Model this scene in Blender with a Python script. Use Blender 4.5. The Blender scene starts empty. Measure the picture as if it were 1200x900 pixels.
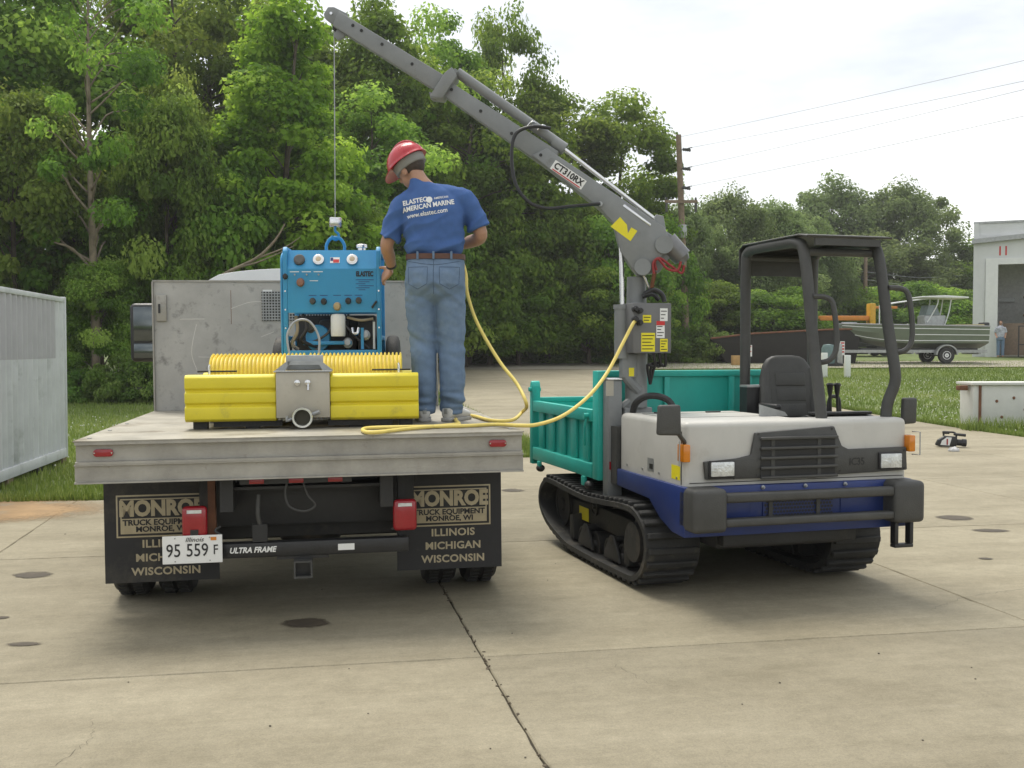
import bpy, bmesh, math, random
import numpy as np
from mathutils import Vector, Matrix
from mathutils.bvhtree import BVHTree
R = math.radians
sc = bpy.context.scene
col = sc.collection

# ------------------------------------------------------------------ camera
FPX, VHOR, HCAM = 1250.0, 408.0, 1.5          # focal length in photo pixels, horizon row, eye height
PITCH = math.atan((450 - VHOR) / FPX)
cd = bpy.data.cameras.new('camera'); cam = bpy.data.objects.new('camera', cd); col.objects.link(cam)
cd.sensor_width = 36.0; cd.lens = 36.0 * FPX / 1200.0; cd.clip_end = 2000; cd.clip_start = .05
cam.location = (0, 0, HCAM); cam.rotation_euler = (R(90) - PITCH, 0, 0)
sc.camera = cam

# ------------------------------------------------------------------ sky and sun
SUN_EL, SUN_AZ = R(63), R(-26)                 # azimuth measured from +Y towards +X
w = bpy.data.worlds.new('World'); sc.world = w; w.use_nodes = True
nt = w.node_tree; nt.nodes.clear()
def wn(t, **k):
    n = nt.nodes.new(t)
    for a, b in k.items(): setattr(n, a, b)
    return n
sky = wn('ShaderNodeTexSky', sky_type='NISHITA', sun_disc=False, sun_elevation=SUN_EL, sun_rotation=SUN_AZ,
         air_density=1.0, dust_density=3.0, ozone_density=1.0)
tc = wn('ShaderNodeTexCoord')
mp = wn('ShaderNodeMapping'); mp.inputs['Scale'].default_value = (1, 1, 3.2)
no = wn('ShaderNodeTexNoise'); no.inputs['Scale'].default_value = 1.9; no.inputs['Detail'].default_value = 6
no.inputs['Roughness'].default_value = .55
rp = wn('ShaderNodeValToRGB'); rp.color_ramp.elements[0].position = .30; rp.color_ramp.elements[1].position = .66
rp.color_ramp.elements[0].color = (.22, .22, .22, 1); rp.color_ramp.elements[1].color = (1, 1, 1, 1)
mx = wn('ShaderNodeMix', data_type='RGBA'); mx.inputs['B'].default_value = (11.8, 11.9, 11.7, 1)
bg = wn('ShaderNodeBackground'); bg.inputs['Strength'].default_value = .1
ow = wn('ShaderNodeOutputWorld')
L = nt.links.new
L(tc.outputs['Generated'], mp.inputs['Vector']); L(mp.outputs['Vector'], no.inputs['Vector'])
L(no.outputs['Fac'], rp.inputs['Fac']); L(rp.outputs['Color'], mx.inputs['Factor'])
L(sky.outputs['Color'], mx.inputs['A']); L(mx.outputs['Result'], bg.inputs['Color']); L(bg.outputs['Background'], ow.inputs['Surface'])
sl = bpy.data.lights.new('sun', 'SUN'); sl.energy = 2.8; sl.angle = R(28); sl.color = (1, .95, .85)
so = bpy.data.objects.new('sun', sl); col.objects.link(so)
sdir = Vector((math.sin(SUN_AZ) * math.cos(SUN_EL), math.cos(SUN_AZ) * math.cos(SUN_EL), math.sin(SUN_EL)))
so.rotation_euler = sdir.to_track_quat('Z', 'Y').to_euler(); so.location = sdir * 40
sc.view_settings.view_transform = 'Standard'; sc.view_settings.look = 'None'
sc.view_settings.exposure = 0.27; sc.view_settings.gamma = 1.0; sc.view_settings.use_curve_mapping = False
sc.render.engine = 'CYCLES'; sc.cycles.use_denoising = True
sc.cycles.max_bounces = 6; sc.cycles.transparent_max_bounces = 8; sc.cycles.caustics_reflective = False; sc.cycles.caustics_refractive = False

# ------------------------------------------------------------------ helpers
def ray(u, v):
    x = (u - 600) / FPX; z = -(v - 450) / FPX
    c, s = math.cos(PITCH), math.sin(PITCH)
    return Vector((x, c + z * s, -s + z * c))
def aty(u, v, Y):
    d = ray(u, v); return Vector((0, 0, HCAM)) + d * (Y / d.y)
def onz(u, v, z):
    d = ray(u, v); return Vector((0, 0, HCAM)) + d * ((z - HCAM) / d.z)
def terr(y):
    s = min(max(0.0, y - 18.0), 62.0)
    return .037 * s * s / (s + 4.0)

MATS = {}
def pm(name, c, rough=.55, metal=0.0, var=.18, scale=6.0, bump=0.0, bscale=40.0, c2=None, spec=.5, dirt=None, dscale=2.0, dthr=.55, coat=0.0):
    """procedural paint / metal / rubber: base colour with noise wear, optional dirt patches with a shape of their own, fine bump"""
    if name in MATS: return MATS[name]
    m = bpy.data.materials.new(name); m.use_nodes = True
    t = m.node_tree; n = t.nodes; l = t.links.new; b = n['Principled BSDF']
    b.inputs['Roughness'].default_value = rough; b.inputs['Metallic'].default_value = metal
    b.inputs['Specular IOR Level'].default_value = spec
    if coat: b.inputs['Coat Weight'].default_value = coat; b.inputs['Coat Roughness'].default_value = .15
    tc = n.new('ShaderNodeTexCoord')
    ns = n.new('ShaderNodeTexNoise'); ns.inputs['Scale'].default_value = scale; ns.inputs['Detail'].default_value = 7; ns.inputs['Roughness'].default_value = .65
    l(tc.outputs['Object'], ns.inputs['Vector'])
    cr = n.new('ShaderNodeValToRGB'); cr.color_ramp.elements[0].position = .3; cr.color_ramp.elements[1].position = .7
    c2 = c2 or tuple(min(1, x * (1 + var)) for x in c); c1 = tuple(x * (1 - var) for x in c)
    cr.color_ramp.elements[0].color = (*c1, 1); cr.color_ramp.elements[1].color = (*c2, 1)
    l(ns.outputs['Fac'], cr.inputs['Fac']); out = cr.outputs['Color']
    if dirt:
        n2 = n.new('ShaderNodeTexNoise'); n2.inputs['Scale'].default_value = dscale; n2.inputs['Detail'].default_value = 9; n2.inputs['Roughness'].default_value = .7
        l(tc.outputs['Object'], n2.inputs['Vector'])
        r2 = n.new('ShaderNodeValToRGB'); r2.color_ramp.elements[0].position = dthr; r2.color_ramp.elements[1].position = dthr + .14
        r2.color_ramp.elements[0].color = (0, 0, 0, 1); r2.color_ramp.elements[1].color = (.85, .85, .85, 1)
        l(n2.outputs['Fac'], r2.inputs['Fac'])
        mxx = n.new('ShaderNodeMix'); mxx.data_type = 'RGBA'; mxx.inputs['B'].default_value = (*dirt, 1)
        l(r2.outputs['Color'], mxx.inputs['Factor']); l(out, mxx.inputs['A']); out = mxx.outputs['Result']
    l(out, b.inputs['Base Color'])
    mr = n.new('ShaderNodeMapRange'); mr.inputs['To Min'].default_value = max(.02, rough - .1); mr.inputs['To Max'].default_value = min(1, rough + .12)
    l(ns.outputs['Fac'], mr.inputs['Value']); l(mr.outputs['Result'], b.inputs['Roughness'])
    if bump:
        n3 = n.new('ShaderNodeTexNoise'); n3.inputs['Scale'].default_value = bscale; n3.inputs['Detail'].default_value = 5
        l(tc.outputs['Object'], n3.inputs['Vector'])
        bp = n.new('ShaderNodeBump'); bp.inputs['Strength'].default_value = bump; bp.inputs['Distance'].default_value = .01
        l(n3.outputs['Fac'], bp.inputs['Height']); l(bp.outputs['Normal'], b.inputs['Normal'])
    MATS[name] = m; return m
def glass(name, c=(.9, .95, .95), rough=.02):
    if name in MATS: return MATS[name]
    m = bpy.data.materials.new(name); m.use_nodes = True; b = m.node_tree.nodes['Principled BSDF']
    b.inputs['Base Color'].default_value = (*c, 1); b.inputs['Roughness'].default_value = rough; b.inputs['Transmission Weight'].default_value = .9; b.inputs['IOR'].default_value = 1.3
    MATS[name] = m; return m

class MB:
    """mesh builder: collects shapes in one bmesh"""
    def __init__(s): s.bm = bmesh.new()
    def box(s, x0, x1, y0, y1, z0, z1, bev=0.0, seg=2, M=None):
        b = bmesh.new(); bmesh.ops.create_cube(b, size=1)
        S = Matrix.Translation(((x0 + x1) / 2, (y0 + y1) / 2, (z0 + z1) / 2)) @ Matrix.Diagonal((abs(x1 - x0), abs(y1 - y0), abs(z1 - z0), 1))
        b.transform(S)
        if bev: bmesh.ops.bevel(b, geom=b.edges[:], offset=bev, segments=seg, profile=.5, affect='EDGES', clamp_overlap=True)
        return s._add(b, M)
    def _add(s, b, M=None):
        if M is not None: b.transform(M)
        me = bpy.data.meshes.new('tmp'); b.to_mesh(me); b.free(); s.bm.from_mesh(me); bpy.data.meshes.remove(me); return s
    def prism(s, poly, axis, a0, a1, bev=0.0, seg=2, M=None, skip=None):
        """poly in the two other axes (order x,y,z without axis), extruded a0..a1 along axis"""
        b = bmesh.new(); n = len(poly)
        def pt(p, a):
            return {'x': (a, p[0], p[1]), 'y': (p[0], a, p[1]), 'z': (p[0], p[1], a)}[axis]
        v0 = [b.verts.new(pt(p, a0)) for p in poly]; v1 = [b.verts.new(pt(p, a1)) for p in poly]
        b.faces.new(v0[::-1]); b.faces.new(v1)
        for i in range(n): b.faces.new((v0[i], v0[(i + 1) % n], v1[(i + 1) % n], v1[i]))
        bmesh.ops.recalc_face_normals(b, faces=b.faces[:])
        if bev:
            es = [e for e in b.edges if not (skip and skip(e))]
            bmesh.ops.bevel(b, geom=es, offset=bev, segments=seg, profile=.5, affect='EDGES', clamp_overlap=True)
        return s._add(b, M)
    def rings(s, rings, cap=True, closed=False):
        b = s.bm; V = [[b.verts.new(p) for p in r] for r in rings]; n = len(V[0]); k = len(V)
        for i in range(k if closed else k - 1):
            A, B_ = V[i], V[(i + 1) % k]
            for j in range(n): b.faces.new((A[j], A[(j + 1) % n], B_[(j + 1) % n], B_[j]))
        if cap and not closed: b.faces.new(V[0][::-1]); b.faces.new(V[-1])
        return s
    def tube(s, pts, r, seg=8, smooth=0, closed=False, flat=1.0):
        P = [Vector(p) for p in pts]; rr = list(r) if hasattr(r, '__len__') else [r] * len(P)
        if smooth:
            Q, q = [], []; n = len(P)
            for i in range(n if closed else n - 1):
                if closed: a, b_, c, d = P[i - 1], P[i], P[(i + 1) % n], P[(i + 2) % n]
                else: a, b_, c, d = P[max(i - 1, 0)], P[i], P[i + 1], P[min(i + 2, n - 1)]
                for k in range(smooth):
                    t = k / smooth
                    Q.append(.5 * ((2 * b_) + (c - a) * t + (2 * a - 5 * b_ + 4 * c - d) * t * t + (3 * b_ - a - 3 * c + d) * t ** 3)); q.append(rr[i] * (1 - t) + rr[(i + 1) % n] * t)
            if not closed: Q.append(P[-1]); q.append(rr[-1])
            P, rr = Q, q
        n = len(P); up = None; out = []
        for i in range(n):
            if closed: d = P[(i + 1) % n] - P[i - 1]
            else: d = P[min(i + 1, n - 1)] - P[max(i - 1, 0)]
            d = d.normalized() if d.length > 1e-9 else Vector((0, 0, 1))
            if up is None: up = Vector((0, 0, 1)) if abs(d.z) < .9 else Vector((1, 0, 0))
            a = d.cross(up).normalized(); up = a.cross(d).normalized()
            out.append([P[i] + (a * math.cos(2 * math.pi * k / seg) + up * flat * math.sin(2 * math.pi * k / seg)) * rr[i] for k in range(seg)])
        return s.rings(out, cap=not closed, closed=closed)
    def cyl(s, p0, p1, r0, r1=None, seg=16):
        return s.tube([p0, p1], [r0, r0 if r1 is None else r1], seg)
    def lathe(s, prof, o=(0, 0, 0), axis=(0, 0, 1), seg=24):
        """prof: (radius, height) pairs turned about axis through o"""
        a = Vector(axis).normalized(); u = a.orthogonal().normalized(); v_ = a.cross(u); o = Vector(o)
        rg = [[o + a * h + (u * math.cos(2 * math.pi * k / seg) + v_ * math.sin(2 * math.pi * k / seg)) * max(r, 1e-4) for k in range(seg)] for r, h in prof]
        return s.rings(rg, cap=True)
    def ell(s, c, rx, ry, rz, seg=16, rings=10, M=None):
        b = bmesh.new(); bmesh.ops.create_uvsphere(b, u_segments=seg, v_segments=rings, radius=1)
        b.transform(Matrix.Translation(c) @ (M or Matrix()) @ Matrix.Diagonal((rx, ry, rz, 1))); return s._add(b)
    def mesh(s, name='m'):
        me = bpy.data.meshes.new(name); bmesh.ops.recalc_face_normals(s.bm, faces=s.bm.faces[:]); s.bm.to_mesh(me); s.bm.free(); return me
    def obj(s, name, mat, parent=None, angle=35, M=None):
        return link(name, s.mesh(name), mat, parent, angle, M)
def link(name, me, mat, parent=None, angle=35, M=None):
    if mat is not None and not me.materials: me.materials.append(mat)
    if angle:
        me.polygons.foreach_set('use_smooth', [True] * len(me.polygons)); me.set_sharp_from_angle(angle=R(angle))
    o = bpy.data.objects.new(name, me); col.objects.link(o); o.parent = parent
    if M is not None: o.matrix_local = M
    return o
def tag(o, label, cat, group=None):
    o['label'] = label; o['category'] = cat
    if group: o['group'] = group
    return o
def thing(name, label, cat, loc=(0, 0, 0), rot=(0, 0, 0), group=None):
    o = bpy.data.objects.new(name, None); col.objects.link(o); o.location = loc; o.rotation_euler = rot; o.empty_display_size = .2
    return tag(o, label, cat, group)
def inst(name, me, parent, M):
    o = bpy.data.objects.new(name, me); col.objects.link(o); o.parent = parent; o.matrix_local = M; return o
def mat4(loc, rot=(0, 0, 0), s=(1, 1, 1)):
    from mathutils import Euler
    return Matrix.Translation(loc) @ Euler(rot).to_matrix().to_4x4() @ Matrix.Diagonal((*s, 1))
def text_mesh(txt, size, off=0.0, ext=0.0012, align='CENTER', sx=1.0, shear=0.0, sub=0, space=1.0):
    cu = bpy.data.curves.new('t', 'FONT'); cu.body = txt; cu.size = size; cu.offset = off; cu.extrude = ext
    cu.align_x = align; cu.align_y = 'CENTER'; cu.resolution_u = 3; cu.shear = shear; cu.space_character = space
    o = bpy.data.objects.new('t', cu); col.objects.link(o)
    dg = bpy.context.evaluated_depsgraph_get(); me = bpy.data.meshes.new_from_object(o.evaluated_get(dg))
    bpy.data.objects.remove(o); bpy.data.curves.remove(cu)
    if sx != 1: me.transform(Matrix.Diagonal((sx, 1, 1, 1)))
    return me
FACE_CAM = Matrix.Rotation(R(90), 4, 'X')          # text plane -> xz plane, readable from -y
def text(txt, size, mat, parent, loc, name='lettering', M=None, **k):
    me = text_mesh(txt, size, **k)
    return link(name, me, mat, parent, 0, Matrix.Translation(loc) @ (M or FACE_CAM))
def evalmesh(me, mods):
    """run modifiers on a mesh and return the new mesh"""
    o = bpy.data.objects.new('e', me); col.objects.link(o)
    for t, k in mods:
        m = o.modifiers.new(t, t)
        for a, b in k.items(): setattr(m, a, b)
    dg = bpy.context.evaluated_depsgraph_get(); r = bpy.data.meshes.new_from_object(o.evaluated_get(dg))
    bpy.data.objects.remove(o); bpy.data.meshes.remove(me); return r

# ------------------------------------------------------------------ materials
M_ = dict(
 steel=pm('galvanised_steel', (.36, .37, .37), .45, .6, .2, 9),
 chrome=pm('bright_steel', (.7, .7, .7), .2, 1, .08),
 black=pm('black_paint', (.018, .018, .019), .42, 0, .3, 7, .15, 60),
 rubber=pm('black_rubber', (.024, .024, .023), .72, 0, .3, 11, .3, 90, dirt=(.085, .076, .06), dscale=6, dthr=.54),
 flap=pm('mud_flap_rubber', (.017, .017, .018), .65, 0, .25, 5, .1, 60, dirt=(.055, .049, .038), dscale=3.5, dthr=.52),
 under=pm('dusty_black_chassis', (.02, .02, .02), .6, 0, .35, 6, .2, 40, dirt=(.06, .05, .038), dscale=4, dthr=.56),
 alu=pm('weathered_aluminium', (.36, .345, .31), .5, .35, .2, 5, .2, 70, dirt=(.16, .13, .09), dscale=7, dthr=.6),
 gold=pm('bronze_lettering', (.42, .36, .24), .55, .1, .12, 20),
 white=pm('white_enamel', (.72, .73, .72), .4, 0, .05),
 red=pm('red_lens', (.30, .010, .018), .18, 0, .12, 20, coat=.4),
 amber=pm('amber_lens', (.62, .2, .01), .2, 0, .1, 20, coat=.4),
 lampglass=pm('headlamp_glass', (.62, .64, .64), .12, .35, .25, 22, .5, 60),
 blue=pm('blue_powder_coat', (.035, .27, .52), .42, 0, .14, 6, .05, 50, dirt=(.03, .17, .30), dscale=9, dthr=.62),
 dblue=pm('dark_blue_paint', (.015, .034, .155), .42, 0, .15, 5, .05, 50, dirt=(.05, .06, .13), dscale=7, dthr=.6),
 yellow=pm('yellow_plastic', (.72, .60, .03), .4, 0, .06, 5, .05, 40, dirt=(.48, .40, .06), dscale=6, dthr=.58),
 brush=pm('amber_yellow_brush_discs', (.76, .60, .085), .5, 0, .15, 12),
 beige=pm('dirty_grey_steel_box', (.45, .42, .35), .5, .25, .15, 4, dirt=(.30, .26, .19), dscale=4, dthr=.55),
 hose=pm('yellow_hose_rubber', (.78, .62, .16), .45, 0, .1, 12),
 grey=pm('light_grey_paint', (.49, .48, .445), .46, 0, .06, 5, .05, 40, dirt=(.40, .38, .34), dscale=6.5, dthr=.60),
 dgrey=pm('dark_grey_plastic', (.055, .055, .052), .55, 0, .2, 9, .2, 120),
 crane=pm('crane_grey_paint', (.215, .225, .226), .45, 0, .12, 6, .06, 50, dirt=(.15, .15, .14), dscale=9, dthr=.60),
 green=pm('sea_green_paint', (.022, .41, .345), .42, 0, .12, 4, .06, 40, dirt=(.02, .25, .21), dscale=5, dthr=.6),
 stick=pm('yellow_sticker', (.78, .68, .02), .45, 0, .05),
 print=pm('black_print', (.02, .02, .02), .6, 0, .05),
 wprint=pm('white_print', (.78, .78, .76), .6, 0, .04),
 rprint=pm('red_print', (.55, .03, .03), .5, 0, .06),
 wood=pm('weathered_wood', (.22, .16, .11), .8, 0, .25, 9, .3, 40),
 rust=pm('rusty_steel', (.17, .075, .04), .8, .1, .4, 6, .3, 30),
 orange=pm('orange_paint', (.62, .22, .03), .5, 0, .15),
 window=pm('dark_window_glass', (.03, .045, .05), .06, 0, .1, spec=.8),
)
# ------------------------------------------------------------------ ground
rnd = random.Random(7); rng = np.random.default_rng(11)
UA = R(11)                                              # the slabs run 11 degrees off the picture axis
def uv2xy(u, v): return (u * math.cos(UA) - v * math.sin(UA), u * math.sin(UA) + v * math.cos(UA))
def xy2uv(x, y): return (x * math.cos(UA) + y * math.sin(UA), -x * math.sin(UA) + y * math.cos(UA))
def node_mat(name):
    m = bpy.data.materials.new(name); m.use_nodes = True; MATS[name] = m
    return m, m.node_tree, m.node_tree.nodes, m.node_tree.links.new, m.node_tree.nodes['Principled BSDF']
def concrete_mat():
    m, t, n, l, b = node_mat('worn_concrete')
    g = n.new('ShaderNodeNewGeometry'); oi = n.new('ShaderNodeObjectInfo')
    mp = n.new('ShaderNodeMapping'); mp.inputs['Rotation'].default_value = (0, 0, -UA)
    l(g.outputs['Position'], mp.inputs['Vector'])
    def noise(sc_, det=6, rough=.6, stretch=None):
        x = n.new('ShaderNodeTexNoise'); x.inputs['Scale'].default_value = sc_; x.inputs['Detail'].default_value = det; x.inputs['Roughness'].default_value = rough
        if stretch:
            q = n.new('ShaderNodeMapping'); q.inputs['Scale'].default_value = stretch; l(mp.outputs['Vector'], q.inputs['Vector']); l(q.outputs['Vector'], x.inputs['Vector'])
        else: l(mp.outputs['Vector'], x.inputs['Vector'])
        return x.outputs['Fac']
    def ramp(f, p0, c0, p1, c1):
        r = n.new('ShaderNodeValToRGB'); r.color_ramp.elements[0].position = p0; r.color_ramp.elements[1].position = p1
        r.color_ramp.elements[0].color = (*c0, 1); r.color_ramp.elements[1].color = (*c1, 1); l(f, r.inputs['Fac']); return r.outputs['Color']
    def mix(f, a, c, mode='MIX'):
        x = n.new('ShaderNodeMix'); x.data_type = 'RGBA'; x.blend_type = mode
        for s_, v_ in (('Factor', f), ('A', a), ('B', c)):
            if isinstance(v_, (int, float)): x.inputs[s_].default_value = v_
            elif isinstance(v_, tuple): x.inputs[s_].default_value = (*v_, 1)
            else: l(v_, x.inputs[s_])
        return x.outputs['Result']
    base = ramp(noise(1.1, 9, .66, (.6, 1.3, 1)), .34, (.226, .199, .134), .68, (.322, .289, .206))       # brushed streaks across the slab
    fine = ramp(noise(120, 6, .8), .3, (.74, .74, .74), .7, (1.20, 1.19, 1.18))
    c = mix(1.0, base, fine, 'MULTIPLY')
    streak = ramp(noise(6, 6, .65, (.12, 2.6, 1)), .3, (.94, .94, .93), .7, (1.05, 1.05, 1.06))
    c = mix(1.0, c, streak, 'MULTIPLY')
    mott = ramp(noise(9, 10, .78), .32, (.84, .84, .83), .68, (1.12, 1.12, 1.13))
    c = mix(1.0, c, mott, 'MULTIPLY')
    agg = ramp(noise(42, 8, .85), .30, (.80, .80, .80), .72, (1.16, 1.15, 1.14))
    c = mix(1.0, c, agg, 'MULTIPLY')
    spot = ramp(noise(2.4, 10, .75), .63, (0, 0, 0), .74, (.5, .5, .5))
    c = mix(spot, c, (.36, .335, .27))
    dark = ramp(noise(.55, 8, .7), .60, (0, 0, 0), .74, (.4, .4, .4))
    c = mix(dark, c, (.15, .13, .09))
    vv = n.new('ShaderNodeMapRange'); vv.inputs['To Min'].default_value = .88; vv.inputs['To Max'].default_value = 1.08
    l(oi.outputs['Random'], vv.inputs['Value']); cmb = n.new('ShaderNodeCombineColor')
    for k in ('Red', 'Green', 'Blue'): l(vv.outputs['Result'], cmb.inputs[k])
    c = mix(1.0, c, cmb.outputs['Color'], 'MULTIPLY')
    l(c, b.inputs['Base Color']); b.inputs['Roughness'].default_value = .82
    bp = n.new('ShaderNodeBump'); bp.inputs['Strength'].default_value = .35; bp.inputs['Distance'].default_value = .006
    l(noise(70, 4, .7), bp.inputs['Height']); l(bp.outputs['Normal'], b.inputs['Normal'])
    return m
M_['concrete'] = concrete_mat()
M_['joint'] = pm('joint_dirt', (.045, .038, .028), .95, 0, .3, 20)
M_['oil'] = pm('oil_stain', (.062, .048, .032), .7, 0, .35, 9, dirt=(.12, .1, .07), dscale=12, dthr=.55)
def soak(m, inner, outer):
    """let a stain fade into the concrete at a ragged edge"""
    n = m.node_tree.nodes; l = m.node_tree.links.new; b = n['Principled BSDF']
    t = n.new('ShaderNodeTexCoord'); d = n.new('ShaderNodeVectorMath'); d.operation = 'DISTANCE'; d.inputs[1].default_value = (.5, .5, 0)
    s = n.new('ShaderNodeMapping'); s.inputs['Scale'].default_value = (1, 1, 0); l(t.outputs['Generated'], s.inputs['Vector']); l(s.outputs['Vector'], d.inputs[0])
    z = n.new('ShaderNodeTexNoise'); z.inputs['Scale'].default_value = 18; z.inputs['Detail'].default_value = 8; z.inputs['Roughness'].default_value = .7; g = n.new('ShaderNodeNewGeometry'); l(g.outputs['Position'], z.inputs['Vector'])
    a = n.new('ShaderNodeMath'); a.operation = 'MULTIPLY_ADD'; a.inputs[1].default_value = .28; l(z.outputs['Fac'], a.inputs[0]); l(d.outputs['Value'], a.inputs[2])
    r = n.new('ShaderNodeMapRange'); r.inputs['From Min'].default_value = inner + .14; r.inputs['From Max'].default_value = outer + .14; r.inputs['To Min'].default_value = .9; r.inputs['To Max'].default_value = 0
    l(a.outputs['Value'], r.inputs['Value']); l(r.outputs['Result'], b.inputs['Alpha']); return m
soak(M_['oil'], .30, .46)
M_['gravel'] = pm('pale_gravel', (.32, .29, .23), .9, 0, .3, 30, .6, 60)
M_['clay'] = pm('orange_clay_film', (.36, .235, .12), .85, 0, .25, 3, dirt=(.30, .26, .19), dscale=2.2, dthr=.52); soak(M_['clay'], .33, .5)
def grass_ground():
    m = pm('lawn_soil', (.12, .165, .036), .9, 0, .4, 1.3, .7, 60, c2=(.15, .205, .058), dirt=(.16, .18, .065), dscale=.5, dthr=.5)
    return m
M_['lawn'] = grass_ground()
def blade_mat():
    m, t, n, l, b = node_mat('grass_blades')
    a = n.new('ShaderNodeAttribute'); a.attribute_name = 'tint'
    r = n.new('ShaderNodeValToRGB'); r.color_ramp.elements[0].color = (.125, .19, .03, 1); r.color_ramp.elements[1].color = (.36, .41, .12, 1)
    e = r.color_ramp.elements.new(.6); e.color = (.22, .295, .055, 1)
    l(a.outputs['Fac'], r.inputs['Fac']); l(r.outputs['Color'], b.inputs['Base Color']); b.inputs['Roughness'].default_value = .6
    tr = n.new('ShaderNodeBsdfTranslucent'); l(r.outputs['Color'], tr.inputs['Color'])
    ms = n.new('ShaderNodeMixShader'); ms.inputs['Fac'].default_value = .3
    l(b.outputs['BSDF'], ms.inputs[1]); l(tr.outputs['BSDF'], ms.inputs[2]); l(ms.outputs['Shader'], n['Material Output'].inputs['Surface'])
    return m
M_['blade'] = blade_mat()

# one lawn sheet out to the horizon
xs = list(np.concatenate([np.linspace(-900, -60, 12), np.linspace(-50, 60, 56), np.linspace(70, 900, 12)]))
ys = list(np.concatenate([np.linspace(-60, 8, 8), np.linspace(10, 90, 60), np.linspace(100, 1200, 14)]))
V = [(x, y, terr(y) - .035) for y in ys for x in xs]; nx = len(xs)
Fc = [(j * nx + i, j * nx + i + 1, (j + 1) * nx + i + 1, (j + 1) * nx + i) for j in range(len(ys) - 1) for i in range(nx - 1)]
me = bpy.data.meshes.new('lawn'); me.from_pydata(V, [], Fc)
lawn = link('lawn', me, M_['lawn'], None, 60); lawn['kind'] = 'structure'

# concrete slabs, each its own piece, with recessed dirty joints
yard_u = [.84 + 3.05 * k for k in range(-14, 6)]
yard_v = [5.07 + 3.0 * k for k in range(-5, 3)]
EDGE_R = 11.9
yard = MB()
def quad_sheet(mb, u0, u1, v0, v1, dz, n=1):
    for k in range(n):
        a = v0 + (v1 - v0) * k / n; c = v0 + (v1 - v0) * (k + 1) / n
        P = [uv2xy(*q) for q in ((u0, a), (u1, a), (u1, c), (u0, c))]
        mb.bm.faces.new([mb.bm.verts.new((x, y, terr(y) + dz)) for x, y in P])
quad_sheet(yard, yard_u[0], EDGE_R, yard_v[0], yard_v[-1], -.016)
quad_sheet(yard, .84, 3.45, yard_v[-1], 14.3, -.016)
quad_sheet(yard, 3.45, EDGE_R, yard_v[-1], 44, -.016, 12)
yard_o = yard.obj('concrete_yard', M_['joint'], None, 0); yard_o['kind'] = 'structure'
def slab(u0, u1, v0, v1, rn):
    """slab with slightly broken edges and a small arris"""
    g = .0035; mb = MB(); b = mb.bm
    def edge(p, q, n):
        out = []
        for k in range(n):
            t = k / n; e = (0 if k == 0 else rn.uniform(-.003, .003)) + (rn.uniform(0, .010) if k and rn.random() < .08 else 0)
            dx, dy = q[0] - p[0], q[1] - p[1]; ln = math.hypot(dx, dy)
            out.append((p[0] + dx * t - dy / ln * e, p[1] + dy * t + dx / ln * e))
        return out
    C = [(u0 + g, v0 + g), (u1 - g, v0 + g), (u1 - g, v1 - g), (u0 + g, v1 - g)]
    near = v0 < 9 and -8 < u0 < 12
    n = 26 if near else 5
    ring = []
    for i in range(4): ring += edge(C[i], C[(i + 1) % 4], n)
    cu, cv = (u0 + u1) / 2, (v0 + v1) / 2
    top = []; mid = []; bot = []
    for u, v in ring:
        ui = u + (cu - u) / max(abs(cu - u), .4) * .006; vi = v + (cv - v) / max(abs(cv - v), .4) * .006
        x, y = uv2xy(ui, vi); top.append(b.verts.new((x, y, terr(y))))
        x, y = uv2xy(u, v); mid.append(b.verts.new((x, y, terr(y) - .006))); bot.append(b.verts.new((x, y, terr(y) - .12)))
    N = len(ring); b.faces.new(top)
    for i in range(N):
        j = (i + 1) % N; b.faces.new((mid[i], mid[j], top[j], top[i])); b.faces.new((bot[i], bot[j], mid[j], mid[i]))
    return mb.obj('slab', M_['concrete'], yard_o, 30)
for i in range(len(yard_u) - 1):
    u0, u1 = yard_u[i], min(yard_u[i + 1], EDGE_R)
    if u0 >= EDGE_R: continue
    for j in range(len(yard_v) - 1):
        x, y = uv2xy((u0 + u1) / 2, (yard_v[j] + yard_v[j + 1]) / 2)
        if y < -4 or abs(x) > 9 + y * .6: continue
        slab(u0, u1, yard_v[j], yard_v[j + 1], rnd)
slab(.84, 3.45, yard_v[-1], 14.3, rnd)
dv = np.linspace(yard_v[-1], 44, 11)
for i, (u0, u1) in enumerate(((3.45, 6.5), (6.5, 9.5), (9.5, EDGE_R))):
    for j in range(10): slab(u0, u1, float(dv[j]), float(dv[j + 1]), rnd)
# branch of the drive that turns off to the right, in gravel
br = MB(); pr = None
for k in range(14):
    t = k / 13; cx = -5 + 60 * t; cy = 42.2 + 7.0 * t ** 1.3; hw = 2.4
    a = br.bm.verts.new((cx, cy - hw, terr(cy - hw) + .012)); c = br.bm.verts.new((cx, cy + hw, terr(cy + hw) + .012))
    if pr: br.bm.faces.new((pr[0], a, c, pr[1]))
    pr = (a, c)
o = br.obj('gravel_road', M_['gravel'], None, 0); o['kind'] = 'structure'
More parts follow.
